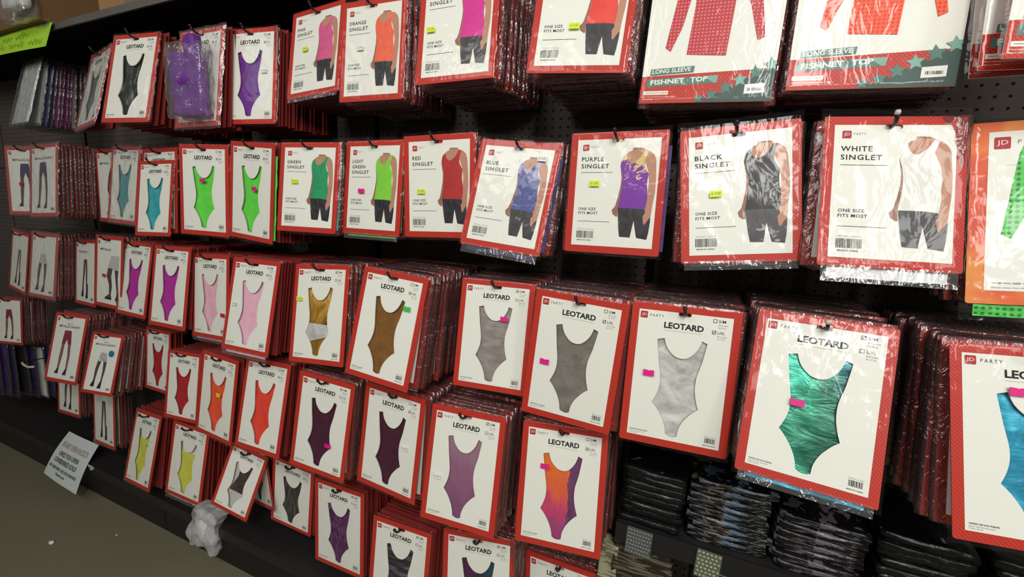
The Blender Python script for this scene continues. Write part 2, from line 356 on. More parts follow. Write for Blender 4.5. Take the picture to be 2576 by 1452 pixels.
def rrect(x0, x1, z0, z1, r, n=3):
    o = []
    for cx, cz, a in ((x1-r, z1-r, 0), (x0+r, z1-r, 90), (x0+r, z0+r, 180), (x1-r, z0+r, 270)):
        for k in range(n+1):
            t = math.radians(a+90*k/n); o.append((cx+r*math.cos(t), cz+r*math.sin(t)))
    return o
def slot_loop(): return rrect(-.013, .013, -.0242, -.0158, .004)
# shared card and panel meshes per kind
def card_mesh(k, red, hole=None):
    w, h = DIM[k]; g = G(); o = rrect(-w/2, w/2, -h, 0, .004)
    hs = [slot_loop()]+([hole] if hole else [])
    g.fill(o, hs, 0, red); g.wall(o, 0, .0016, red); g.wall(hs[0], 0, .0016, M['redshade'])
    g.fill(o, hs, .0016, M['redshade'])
    return g
def panel_mesh(k, hole=None):
    w, h = DIM[k]; x = w/2-BRD; g = G()
    o = [(-x, -BRD), (-x, -h+BRD), (x, -h+BRD), (x, -BRD), (.0133, -BRD), (.0133, -.0206), (.0125, -.0228), (.0095, -.0244), (-.0095, -.0244), (-.0125, -.0228), (-.0133, -.0206), (-.0133, -BRD)]
    g.fill(o, [hole] if hole else [], -.0006, M['white']); g.wall(o, -.0006, 0, M['white'])
    if hole: g.wall(hole, -.0006, .0022, M['thin'])
    return g
def barcode(g, x0, x1, z0, z1, y, seed):
    r = random.Random(seed); x = x0
    while x < x1:
        w = r.choice((.0007, .0011, .0016)); g.poly([(x, y, z0), (min(x+w, x1), y, z0), (min(x+w, x1), y, z1), (x, y, z1)], M['ink']); x += w+r.choice((.0008, .0013))
def rect(g, x0, x1, z0, z1, y, m): g.poly([(x0, y, z0), (x1, y, z0), (x1, y, z1), (x0, y, z1)], m)
def logo_print(g, x0, z1, s, y):
    g.fill(rrect(x0, x0+s, z1-s*.98, z1, s*.1), [], y, M['logo'])
    put_text(g, 'JD', x0+s*.16, x0+s*.84, z1-s*.74, z1-s*.26, y-.0001, M['cream'])
def tickbox(g, x, z, s, y, on):
    t = s*.13
    for a in ((x, x+s, z-t, z), (x, x+s, z-s, z-s+t), (x, x+t, z-s, z), (x+s-t, x+s, z-s, z)): rect(g, *a, y, M['ink'])
    if on: g.poly([(x+s*.15, y, z-s*.5), (x+s*.4, y, z-s*.85), (x+s*1.0, y, z-s*.02), (x+s*.9, y, z+s*.05), (x+s*.42, y, z-s*.6), (x+s*.25, y, z-s*.4)], M['ink'])
YP = -.0009
def leo_print(tick):
    g = G(); P = panel_map('L'); uv = lambda u, v: P(u, v)
    x, z = uv(.018, .014); logo_print(g, x, z, .0158, YP)
    x0, z1 = uv(.128, .029); x1, z0 = uv(.276, .05); put_text(g, 'PARTY', x0, x1, z0, z1, YP, M['ink'], .0, 1.5)
    x0, z1 = uv(.288, .08); x1, z0 = uv(.71, .128); put_text(g, 'LEOTARD', x0, x1, z0, z1, YP, M['ink'], .034)
    x0, z1 = uv(.29, .143); x1, z0 = uv(.70, .146); rect(g, x0, x1, z0, z1, YP, M['thin'])
    for i, (s, a, b) in enumerate((('S/M', '(Fits Ladies', 'Size 8-10)'), ('L/XL', '(Fits Ladies', 'Size 12-14)'))):
        v = .018+.086*i
        x, z = uv(.796, v); tickbox(g, x, z, .0080, YP, tick == i)
        x0, z1 = uv(.853, v+.003); x1, z0 = uv(.925, v+.024); put_text(g, s, x0, x1, z0, z1, YP, M['ink'], .01)
        for j, q in enumerate((a, b)):
            x0, z1 = uv(.853, v+.036+.019*j); x1, z0 = uv(.95 if j == 0 else .93, v+.050+.019*j); put_text(g, q, x0, x1, z0, z1, YP, M['grey'])
    x0, z1 = uv(.025, .953); x1, z0 = uv(.228, .963); put_text(g, 'WARNING: KEEP AWAY FROM FIRE', x0, x1, z0, z1, YP, M['ink'], .01)
    x0, z1 = uv(.025, .969); x1, z0 = uv(.2, .976); put_text(g, 'Please retain this information', x0, x1, z0, z1, YP, M['grey'])
    x0, z1 = uv(.025, .981); x1, z0 = uv(.12, .988); put_text(g, 'for future reference', x0, x1, z0, z1, YP, M['grey'])
    x0, z1 = uv(.842, .908); x1, z0 = uv(.958, .916); put_text(g, 'ITEM NO: 12175-04', x0, x1, z0, z1, YP, M['grey'])
    x0, z1 = uv(.845, .922); x1, z0 = uv(.955, .96); barcode(g, x0, x1, z0, z1, YP, 3)
    x0, z1 = uv(.835, .975); x1, z0 = uv(.96, .983); put_text(g, 'MADE IN CHINA', x0, x1, z0, z1, YP, M['ink'], .02)
    return g
def sing_print(lines):
    g = G(); uv = panel_map('S')
    x, z = uv(.067, .045); logo_print(g, x, z, .0150, YP)
    x0, z1 = uv(.165, .059); x1, z0 = uv(.268, .077); put_text(g, 'PARTY', x0, x1, z0, z1, YP, M['grey'], 0, 1.5)
    v = .162; wd = {'SINGLET': .348, 'WHITE': .265, 'BLACK': .275, 'PURPLE': .275, 'BLUE': .18, 'RED': .145, 'LIGHT': .22, 'GREEN': .27, 'ORANGE': .31, 'PINK': .18, 'HOT PINK': .34}
    for s in lines:
        x0, z1 = uv(.062, v); x1, z0 = uv(.062+wd[s], v+.040); put_text(g, s, x0, x1, z0, z1, YP, M['ink'], .014, 1.15); v += .065
    x0, z1 = uv(.063, v+.012); x1, z0 = uv(.458, v+.016); rect(g, x0, x1, z0, z1, YP, M['ink'])
    x0, z1 = uv(.065, .637); x1, z0 = uv(.284, .662); put_text(g, 'ONE SIZE', x0, x1, z0, z1, YP, M['ink'], .012, 1.1)
    x0, z1 = uv(.065, .676); x1, z0 = uv(.313, .701); put_text(g, 'FITS MOST', x0, x1, z0, z1, YP, M['ink'], .012, 1.1)
    x0, z1 = uv(.065, .766); x1, z0 = uv(.469, .770); rect(g, x0, x1, z0, z1, YP, M['ink'])
    x0, z1 = uv(.068, .838); x1, z0 = uv(.275, .847); put_text(g, 'ITEM NO: 12166-03', x0, x1, z0, z1, YP, M['grey'])
    x0, z1 = uv(.062, .860); x1, z0 = uv(.279, .930); barcode(g, x0, x1, z0, z1, YP, 5)
    x0, z1 = uv(.074, .943); x1, z0 = uv(.255, .955); put_text(g, 'MADE IN CHINA', x0, x1, z0, z1, YP, M['ink'], .02)
    return g
def figure(col):
    g = G(); uv = panel_map('S'); q = lambda L: [uv(*p) for p in L]
    g.fill(q(FIG), [], YP, M['skin']); g.fill(q(ARM), [], YP, M['skind'])
    g.fill(q(TROU), [], YP-.0001, M['trous']); g.fill(q(SING), [], YP-.0002, SH[col]); g.fill(q(HAND), [], YP-.0003, M['skin'])
    # edge of the far strap and a line under the jaw
    g.fill(q([(.69, .086), (.80, .088), (.80, .1), (.69, .1)]), [], YP-.0001, M['skind'])
    return g
def wrinkle_sheet(x0, x1, z0, z1, nx, nz, y, amp, fr, seed):
    V = []; F = []; o = Vector((seed*7.3, seed*3.1, seed))
    for j in range(nz+1):
        for i in range(nx+1):
            x = x0+(x1-x0)*i/nx; z = z0+(z1-z0)*j/nz
            n = noise.noise(Vector((x*fr, z*fr*.8, 0))+o)*.7+noise.noise(Vector((x*fr*2.3, z*fr*2.6, 4))+o)*.4
            V.append((x, y+amp*n, z))
    for j in range(nz):
        for i in range(nx):
            a = j*(nx+1)+i; F.append((a, a+1, a+nx+2, a+nx+1))
    return V, F
LEOL = [panel_map('L')(*p) for p in LEO]
CARD_L = card_mesh('L', M['red'], [(p[0]*1.004, p[1]) for p in LEOL]); PAN_L = panel_mesh('L', LEOL)
_mesh = {}
def cached(key, fn):
    if key not in _mesh:
        g = fn(); me = mk(key, g.V, g.F, g.I)
        for m in g.mats: me.materials.append(m)
        me.polygons.foreach_set('material_index', g.I)
        _mesh[key] = me
    return _mesh[key]
def inst(name, me, parent, loc=None):
    o = bpy.data.objects.new(name, me); COL.objects.link(o); o.parent = parent
    if loc: o.location = loc
    return o
# wrapping film of a front pack: wrinkled front sheet that turns back round the edges
def bag_sheet(k, seed, head=.009, mat='film', amp=1.0):
    w, h = DIM[k]; g = G(); nx, nz = 34, 46; o = Vector((seed*5.1, seed*2.7, 0)); V = []; F = []
    e = .0055
    for j in range(nz+1):
        for i in range(nx+1):
            u = i/nx; v = j/nz; x = -w/2-e+(w+2*e)*u; z = head-(h+head+.008)*v
            du = min(u, 1-u)*(w+2*e); dv = min(v, 1-v)*h; d = min(du, dv)
            r = 1-abs(noise.noise(Vector((x*18+z*9, z*11, 1))+o)); r2_ = 1-abs(noise.noise(Vector((x*37, z*30, 7))+o))
            rd = math.hypot(x, z+.02); rad = math.sin(math.atan2(x, -(z+.02))*17+seed)*math.exp(-rd*22)
            y = -.0028-amp*(.0078*max(0, r-.8)**1.25+.0026*max(0, r2_-.72)+.0012*rad*rad)
            edge = max(0, 1-d/.007)
            y += edge*(.0062+.0016*noise.noise(Vector((x*60, z*60, 3))+o))
            ex = e*.35*noise.noise(Vector((0, z*45, 2))+o)*edge; ez = .003*noise.noise(Vector((x*40, 0, 2))+o)*edge
            V.append((x+ex, y, z+ez))
    for j in range(nz):
        for i in range(nx):
            a = j*(nx+1)+i; F.append((a, a+nx+1, a+nx+2, a+1))
    g.quads(V, F, M[mat]); return g
# the outline of film round a pack further back
def bag_rim(k, seed):
    w, h = DIM[k]; g = G(); pts = []; n1, n2 = 9, 13; o = Vector((seed*3.3, seed, 2))
    for i in range(n1): pts.append((-w/2+w*i/n1, 0, 0, 1))
    for i in range(n2): pts.append((w/2, -h*i/n2, 1, 0))
    for i in range(n1): pts.append((w/2-w*i/n1, -h, 0, -1))
    for i in range(n2): pts.append((-w/2, -h+h*i/n2, -1, 0))
    N = len(pts); V = []; F = []
    for lay, (y, off) in enumerate(((-.0010, -.0155), (-.0012, .0), (.0040, .0060), (.0088, .001))):
        for x, z, ax, az in pts:
            n = noise.noise(Vector((x*55, z*55, lay))+o)
            f = off+(.0032*n if lay == 2 else .001*n)
            V.append((x+ax*f, y+.0012*n, z+az*f))
    for l in range(3):
        for i in range(N): F.append((l*N+i, l*N+(i+1) % N, (l+1)*N+(i+1) % N, (l+1)*N+i))
    g.quads(V, F, M['film_edge']); return g
# a folded garment behind the card
def folded(k, seed, t=.0075):
    w, h = DIM[k]; g = G(); nx, nz = 6, 9; o = Vector((seed*4.7, seed*1.3, 9)); V = []; F = []
    a = .46+.025*math.sin(seed*2.1); z0 = -.014; z1 = -h*(.965+.02*math.sin(seed*3.7))
    for s in (0, 1):
        for j in range(nz+1):
            for i in range(nx+1):
                x = -w*a+2*w*a*i/nx; z = z0+(z1-z0)*j/nz
                n = noise.noise(Vector((x*25, z*20, s*5))+o)
                ed = i in (0, nx) or j in (0, nz)
                y = (.0040 if s == 0 else t-.002)*(1 if ed else 0)+(0 if ed else (.0030 if s == 0 else t+.0016*n))
                V.append((x+(.004*n if i in (0, nx) else 0), y, z+(.004*n if j in (0, nz) else 0)))
    m = (nx+1)*(nz+1)
    for j in range(nz):
        for i in range(nx):
            q = j*(nx+1)+i; F.append((q, q+nx+1, q+nx+2, q+1)); F.append((m+q, m+q+1, m+q+nx+2, m+q+nx+1))
    ring = [i for i in range(nx+1)]+[j*(nx+1)+nx for j in range(1, nz+1)]+[nz*(nx+1)+i for i in range(nx-1, -1, -1)]+[j*(nx+1) for j in range(nz-1, 0, -1)]
    for a_, b_ in zip(ring, ring[1:]+ring[:1]): F.append((a_, b_, m+b_, m+a_))
    g.quads(V, F, FB['dark']); return g
def back_card(k, red):
    w, h = DIM[k]; g = G(); x = w/2-BRD
    g.box(-w/2, w/2, 0, .0018, -h, 0, red); rect(g, -x, x, -h+BRD, -BRD-.008, -.0005, M['white']); return g
def plain_card(k, c):
    w, h = DIM[k]; g = G(); g.box(-w/2, w/2, 0, .0018, -h, 0, c); return g
def pose_matrix(x, y, z, yaw, tilt, roll, s=1.0):
    return Matrix.Translation((x, y, z+Z0)) @ Matrix.Rotation(yaw, 4, 'Z') @ Matrix.Rotation(-tilt, 4, 'X') @ Matrix.Rotation(-roll, 4, 'Y') @ Matrix.Diagonal((s, s, s, 1))
# ------------------------------------------------------------------ measured poses: kind, x, y, z of the top centre, yaw, tilt, roll, scale
POSE = {
'r1_black':('L',-1.954,-0.343,0.583,0.143,0.222,-0.008,1),
'r1_purpcard':('L',-1.636,-0.314,0.572,0.016,0.13,-0.005,1),
'r1_purple':('L',-1.466,-0.261,0.573,0.158,0.105,0.0,0.96),
'r1_orange':('S',-0.942,-0.263,0.588,0.043,0.087,-0.005,1),
'r2_turq':('L',-1.993,-0.3,0.147,0.061,0.153,0.027,0.9),
'r2_lime1':('L',-1.694,-0.303,0.2,0.14,0.048,-0.018,1),
'r2_lime2':('L',-1.415,-0.317,0.198,-0.039,0.036,-0.074,1),
'r2_green':('S',-1.179,-0.292,0.195,0.13,0.125,-0.006,1),
'r2_lgreen':('S',-0.946,-0.263,0.199,-0.023,0.096,-0.005,1),
'r2_red':('S',-0.71,-0.279,0.206,0.065,0.028,0.032,1),
'r2_blue':('S',-0.463,-0.275,0.181,0.033,0.226,-0.093,1),
'r2_purple':('S',-0.214,-0.278,0.196,-0.005,0.064,0.006,1),
'r2_black':('S',0.033,-0.297,0.197,0.093,0.132,0.098,1),
'r2_white':('S',0.29,-0.294,0.202,0.178,0.24,-0.008,1),
'r3_mag1':('L',-2.276,-0.25,-0.189,-0.008,0.18,-0.008,1),
'r3_mag2':('L',-1.942,-0.297,-0.183,0.024,0.162,0.004,1),
'r3_pink2':('L',-1.428,-0.316,-0.194,0.028,0.215,-0.004,1),
'r3_gold':('L',-1.149,-0.289,-0.191,0.032,0.207,0.067,1),
'r3_bronze':('L',-0.815,-0.333,-0.182,0.012,0.208,-0.078,1),
'r3_gray1':('L',-0.521,-0.26,-0.188,0.105,0.176,-0.001,0.94),
'r3_gray2':('L',-0.264,-0.327,-0.192,0.04,0.045,-0.07,1),
'r3_silver':('L',-0.029,-0.315,-0.19,0.073,0.114,-0.009,1),
'r3_teal':('L',0.228,-0.331,-0.181,-0.055,0.329,-0.038,1),
'r4_red':('L',-1.993,-0.26,-0.64,0.065,0.164,0.03,0.9),
'r4_oranA':('L',-1.662,-0.319,-0.581,-0.05,0.144,-0.023,1),
'r4_oranB':('L',-1.397,-0.316,-0.556,-0.01,0.232,0.025,1),
'r4_mar1':('L',-1.092,-0.338,-0.555,0.057,0.139,-0.06,1),
'r4_mar2':('L',-0.819,-0.335,-0.544,-0.038,0.112,-0.039,1),
'r4_lilac':('L',-0.566,-0.332,-0.553,0.053,0.215,0.008,1),
'r4_orpur':('L',-0.297,-0.284,-0.556,0.12,0.201,0.02,1),
'r5_yel1':('L',-2.243,-0.293,-0.958,-0.084,0.264,0.072,1),
'r5_yel2':('L',-1.97,-0.272,-0.967,0.053,0.18,-0.037,1),
'r5_tilt':('L',-1.569,-0.289,-0.966,0.189,0.281,-0.22,0.78),
'r5_blackpat':('L',-1.368,-0.259,-0.984,0.079,0.005,-0.108,0.88),
'r5_mottle':('L',-1.11,-0.285,-0.981,0.007,0.053,0.012,1),
'r1_pink':('S',-1.196,-0.226,0.616,-0.024,0.189,0.061,1),
'r1_hotpink':('S',-0.638,-0.293,0.602,0.046,0.153,0.019,1),
'r1_redS':('S',-0.299,-0.301,0.591,0.096,0.161,-0.056,1),
'r1_fishred':('F',-0.029,-0.262,0.644,0.017,0.085,-0.037,1),
'r1_fishorange':('F',0.245,-0.267,0.649,0.055,0.097,-0.028,1),
'r2_shorts1':('L',-3.079,-0.291,0.224,0.274,0.065,0.018,1),
'r2_shorts2':('L',-2.799,-0.322,0.224,0.036,0.121,0.044,1),
'r2_metallic':('L',-2.524,-0.214,0.213,-0.066,0.042,0.01,1),
'r2_turqbag':('L',-2.28,-0.255,0.214,-0.032,0.129,-0.028,1.0),
'r2_turqback':('L',-1.996,-0.284,0.196,0.0,0.086,0.012,1),
'r2_net':('N',0.561,-0.249,0.2,-0.012,0.187,0.058,1),
'r3_tightsA':('L',-3.035,-0.275,-0.191,0.067,0.143,-0.013,1),
'r3_tightsA0':('L',-3.36,-0.252,-0.2,-0.05,0.12,-0.1,1),
'r3_tightsB':('L',-2.815,-0.209,-0.212,-0.066,0.108,0.02,1),
'r3_heels':('L',-2.468,-0.265,-0.173,-0.017,0.107,-0.004,1),
'r3_pink1':('L',-1.737,-0.281,-0.201,-0.029,0.103,0.042,1),
'r3_right':('L',0.518,-0.35,-0.188,0.089,0.282,0.037,1),
'r4_shorts':('L',-3.536,-0.28,-0.578,0.215,0.109,0.021,0.8),
'r4_rose':('L',-2.738,-0.324,-0.557,0.114,0.259,0.02,1),
'r4_met2':('L',-2.466,-0.311,-0.617,0.152,0.295,0.013,0.84),
'r4_redback':('L',-2.252,-0.22,-0.588,-0.035,0.106,0.025,0.88),
'r5_legsA':('L',-2.969,-0.273,-0.805,-0.01,0.114,0.067,1),
'r5_legsB':('L',-2.669,-0.269,-0.903,-0.068,0.102,0.076,1),
'r5_backcard':('L',-1.632,-0.242,-0.907,-0.236,0.012,0.236,1),
'r5_bpink':('L',-0.832,-0.288,-1.036,0.045,0.13,-0.0,1),
'r5_teal':('L',-0.54,-0.295,-0.963,0.147,0.134,0.045,1),
'r5_right':('L',-0.307,-0.209,-1.031,-0.09,0.123,0.081,1),
'r1_grayleo':('L',-2.328,-0.282,0.585,-0.157,0.268,0.08,1),
'r1_silver':('L',-2.941,-0.267,0.612,-0.061,0.26,0.014,0.94),
}
# ------------------------------------------------------------------ floor, display wall, deck, shelves
DECK_Z, DECK_Y = .19, -.33
g = G(); g.box(-9, 4, -4.5, .3, -.05, 0, None) if False else None
t = NT('floor_vinyl'); f = t.noise(t.co('Object'), 320, 4, .7); f2 = t.noise(t.co('Object'), 2.2, 3)
c = t.mix(f, lin((100, 95, 76)), lin((142, 136, 112))); c = t.mix(t.math('MULTIPLY', f2, .5), c, lin((110, 105, 86)))
M['floor'] = t.bsdf(c, .55, spec=.35, normal=t.bump(f, .15, .001))
g = G(); g.box(-9, 4, -5, .35, -.05, 0, M['floor']); o = g.build('floor'); o['kind'] = 'structure'; o['label'] = 'grey-brown speckled shop floor'
g = G(); g.box(-9, 4, .33, .36, 0, 3.4, M['blackdeep']); o = g.build('wall_back'); o['kind'] = 'structure'; o['label'] = 'dark wall behind the display'
root = empty('pegboard_display', Matrix.Translation((0, 0, 0)), 'dark grey pegboard display wall with black upright posts', 'display wall')
SEAMS = [-6.24, -5.225, -4.21, -3.195, -2.18, -1.165, -.148, .87, 1.885, 2.9]
LOW = (-.0115, Z0-.1200); UPP = (-.7057, Z0+.2905)
for a, b in zip(SEAMS[:-1], SEAMS[1:]):
    for z0, z1, (ox, oz) in ((DECK_Z, 1.69, LOW), (1.694, 2.75, UPP)):
        g = G(); g.box(a+.013-ox, b-.013-ox, 0, .006, z0-oz, z1-oz, M['peg']); o = g.build('pegboard_panel', root); o.location = (ox, 0, oz)
for x in SEAMS:
    g = G(); g.box(x-.02, x+.02, .008, .05, 0, 2.75, M['blackdeep']); g.build('upright_post', root)
g = G(); g.box(-6.2, 2.9, .055, .06, 0, 2.75, M['blackdeep']); g.build('back_panel', root)
# base deck
root = empty('base_deck', Matrix.Translation((-1.6, DECK_Y, 0)), 'black low base deck along the floor under the display', 'shelf')
for a, b in zip(SEAMS[:-1], SEAMS[1:]):
    g = G(); a -= -1.6; b -= -1.6
    g.box(a+.001, b-.001, 0, .33, DECK_Z-.012, DECK_Z, M['deck']); g.box(a+.001, b-.001, 0, .012, DECK_Z-.045, DECK_Z-.012, M['deck']); g.build('deck_shelf', root)
    g = G(); g.box(a+.003, b-.003, .028, .04, 0, DECK_Z-.045, M['black']); g.build('kick_plate', root)
# shelf above the top row
SH_Z = .676+Z0
for n, (a, b) in enumerate(zip(SEAMS[:-1], SEAMS[1:])):
    if a > -1.5: break
    if a < -4.3: continue
    mid = (a+b)/2
    root = empty('overhead_shelf', Matrix.Translation((mid, 0, SH_Z)), {4: 'black overhead shelf section under the khaki carton', 3: 'black overhead shelf section under the large brown carton', 2: 'black overhead shelf section continuing left past the large brown carton'}[n], 'shelf')
    w = (b-a)/2-.001
    g = G(); g.box(-w, w, -.318, -.001, 0, .012, M['blackdeep']); g.build('shelf_board', root)
    g = G(); g.box(-w, w, -.326, -.318, 0, .026, M['steelgrey']); g.build('shelf_lip', root)
# cartons on it
def carton(name, label, cx, cy, yaw, w, d, h, col, z=SH_Z+.0265, tape=True):
    m = plain(name+'_board', col, .75, spec=.2, nscale=9, namp=.08)
    root = empty('cardboard_carton', Matrix.Translation((cx, cy, z)) @ Matrix.Rotation(yaw, 4, 'Z'), label, 'box')
    g = G(); s = .004
    V = []
    for zz, e in ((0, 0), (.02, s*.4), (h*.5, s), (h-.02, s*.4), (h, 0)):
        V += [(-w/2-e, -d/2-e, zz), (w/2+e, -d/2-e, zz), (w/2+e, d/2+e, zz), (-w/2-e, d/2+e, zz)]
    F = [(3, 2, 1, 0), (16, 17, 18, 19)]+[(k*4+i, k*4+(i+1) % 4, k*4+4+(i+1) % 4, k*4+4+i) for k in range(4) for i in range(4)]
    g.quads(V, F, m); g.build('carton_body', root)
    for sx in (-1, 1):
        g = G(); g.box(min(0, sx*w/2), max(0, sx*w/2), -d/2, d/2, h+.0005, h+.004, m); g.build('carton_flap', root)
    if tape:
        g = G(); g.box(-.025, .025, -d/2-s-.002, -d/2-s-.0008, h*.1, h+.004, M['tape']); g.build('packing_tape', root)
    return root
M['tape'] = plain('glossy_packing_tape', (190, 170, 130), .2, spec=.6)
carton('brown_carton', 'large brown carton with a white bundle in front of it', -3.02, -.19, 0, .88, .34, .5, (124, 92, 62), SH_Z+.027)
carton('turned_carton', 'brown carton turned cornerwise on the overhead shelf', -2.31, -.155, math.radians(-38), .19, .19, .42, (150, 116, 78))
carton('khaki_carton', 'khaki carton with glossy tape over the black leotard pack', -1.83, -.16, 0, .52, .28, .42, (126, 112, 86))
# wrapped white bundle in front of the large carton
root = empty('wrapped_bundle', Matrix.Translation((-2.665, -.395, SH_Z+.03)), 'white bundle wrapped in clear plastic on the brown carton', 'bundle')
V, F = [], []
def blob(nx, ny, nz, size, seed, amp=.004, fr=22, rnd=.25):
    bm = bmesh.new(); bmesh.ops.create_cube(bm, size=2)
    bmesh.ops.subdivide_edges(bm, edges=bm.edges[:], cuts=nx, use_grid_fill=True)
    o = Vector((seed*3.7, seed, 1)); V = []
    for v in bm.verts:
        p = v.co.copy(); q = p.normalized()*1.25; p = p.lerp(q, rnd)
        P = Vector((p.x*size[0], p.y*size[1], p.z*size[2]))
        n = noise.noise(P*fr+o)+.5*noise.noise(P*fr*2.2+o)
        V.append(tuple(P+v.co.normalized()*amp*n))
    F = [tuple(v.index for v in f.verts) for f in bm.faces]; bm.free(); return V, F
g = G(); V, F = blob(7, 7, 7, (.085, .018, .085), 3, .004); g.quads([(x, y, z+.12) for x, y, z in V], F, FB['white']); g.build('white_block', root, True)
g = G(); V, F = blob(9, 7, 7, (.115, .027, .12), 5, .010); g.quads([(x, y, z+.11) for x, y, z in V], F, M['film_thick']); g.build('plastic_wrap', root, True)
# lime paper sign taped under the shelf lip
root = empty('lime_sign', Matrix.Translation((-2.78, -.334, SH_Z+.012)) @ Matrix.Rotation(.02, 4, 'Y'), 'fluorescent lime handwritten paper sign on the overhead shelf lip', 'sign')
M['lime'] = plain('fluorescent_lime_paper', (176, 222, 62), .6, spec=.2)
M['limeink'] = plain('faded_green_ink', (134, 172, 44), .7, spec=.1)
def sign_y(x, z): return -.012*math.sin((x+.26)*5)*.5+.02*max(0, x-.17)**1.5*-8-(.0-z)*.22
g = G(); nx, nz = 20, 4; V = []; F = []
for j in range(nz+1):
    for i in range(nx+1):
        x = -.52+.75*i/nx; z = .016-.098*j/nz; V.append((x-.02*(j/nz)*(i/nx), sign_y(x, z), z))
for j in range(nz):
    for i in range(nx): a = j*(nx+1)+i; F.append((a, a+nx+1, a+nx+2, a+1))
g.quads(V, F, M['lime']); g.build('paper', root, True)
g = G(); rr = random.Random(4)
for zc, xs, xe in ((-.022, -.5, .06), (-.056, -.48, .12)):
    x = xs
    while x < xe:
        n = rr.randint(3, 6); pts = []
        for k in range(n*3):
            xx = x+k*.0085; zz = zc+.0115*math.sin(k*1.9+rr.random())+(.012 if rr.random() < .12 else 0); pts.append((xx, sign_y(xx, zz)-.0012, zz))
        g.tube(pts, .0012, M['limeink'], 5); x += n*3*.0085+.03
g.build('handwriting', root)
g = G(); g.box(.10, .21, -.006, -.0045, -.006, .03, M['film_thick']); g.build('clear_tape', root)
# white notice propped against the deck edge
TL, TR, BR, BL = [Vector(v) for v in ((-3.04, -.286, -1.254), (-2.753, -.286, -1.259), (-2.754, -.398, -1.472), (-3.064, -.398, -1.443))]
for v in (TL, TR, BR, BL): v.z += Z0
root = empty('paper_notice', Matrix.Translation(BL), 'white printed notice leaning against the base deck edge', 'sign')
M['paper'] = plain('white_paper', (206, 212, 208), .7, spec=.2)
def PN(u, v, off=0):
    p = TL.lerp(TR, u).lerp(BL.lerp(BR, u), v); n = (TR-TL).cross(BL-TL).normalized()
    n = -n if n.y > 0 else n
    return p-BL+n*(off+.010*math.sin(math.pi*v)+.004*math.sin(u*4))
g = G(); V = []; F = []
for j in range(9):
    for i in range(9): V.append(tuple(PN(i/8, j/8)))
for j in range(8):
    for i in range(8): a = j*9+i; F.append((a, a+9, a+10, a+1))
g.quads(V, F, M['paper']); g.build('paper', root, True)
M['redink'] = plain('faded_red_ink', (176, 150, 148), .7, spec=.1); M['greyink'] = plain('soft_black_ink', (92, 98, 94), .7, spec=.1)
g = G()
for st, u0, u1, v0, v1, m in (('DO NOT OPEN PACKETS', .1, .9, .2, .32, 'redink'), ('ONCE YOU OPEN', .17, .77, .40, .50, 'greyink'), ('CONSIDERED SOLD', .12, .80, .545, .645, 'greyink'),
        ('NO REFUND OR EXCHANGE', .06, .88, .72, .785, 'greyink'), ('Thank you', .33, .6, .83, .90, 'greyink')):
    V, F = text_geo(st, .03); g.quads([tuple(PN(u0+a*(u1-u0), v1+b*(v0-v1), .0012)) for a, b in V], F, M[m])
g.build('lettering', root)
for x, lab in ((-3.02, 'left'), (-2.73, 'right')):
    root = empty('wire_clip', Matrix.Translation((x, DECK_Y-.001, DECK_Z)), 'small white wire clip on the deck edge %s of the notice' % lab, 'clip')
    g = G(); g.tube([(-.02, -.002, -.012), (-.02, -.004, .002), (.02, -.004, .002), (.02, -.002, -.012)], .0028, M['tip'], 6); g.build('wire_loop', root)
    g = G(); g.box(-.006, .006, -.006, -.001, -.02, -.008, M['tip']); g.build('clip_foot', root)
# scraps on the floor
for (x, y, s), lab in (((-2.537, -.571, .011), 'white paper scrap lying on the floor in front of the deck'), ((-2.347, -.42, .004), 'tiny white speck of paper on the floor near the kick plate')):
    g = G(); V, F = blob(2, 2, 2, (s, s*.7, s*.35), s*900, s*.3, 90, .6); g.quads([(a, b, c+s*.4) for a, b, c in V], F, M['whites']); o = g.build('paper_scrap', None, True); o.location = (x, y, 0); tag(o, lab, 'litter')
# crumpled milky bag under the tilted pack
root = empty('crumpled_bag', Matrix.Translation((-1.835, -.325, .055)), 'crumpled milky plastic bag hanging below the tilted pack', 'bag')
g = G(); V, F = blob(17, 9, 9, (.085, .022, .115), 8, .022, 17, .25)
g.quads([(x+.10*max(0, z/.12)**1.5, y, z+.125) for x, y, z in V], F, M['bag_white']); g.build('bag_body', root)
g = G(); V, F = blob(6, 5, 5, (.06, .012, .07), 9, .012, 16, .3); g.quads([(x, y, z+.10) for x, y, z in V], F, FB['white']); g.build('contents', root, True)
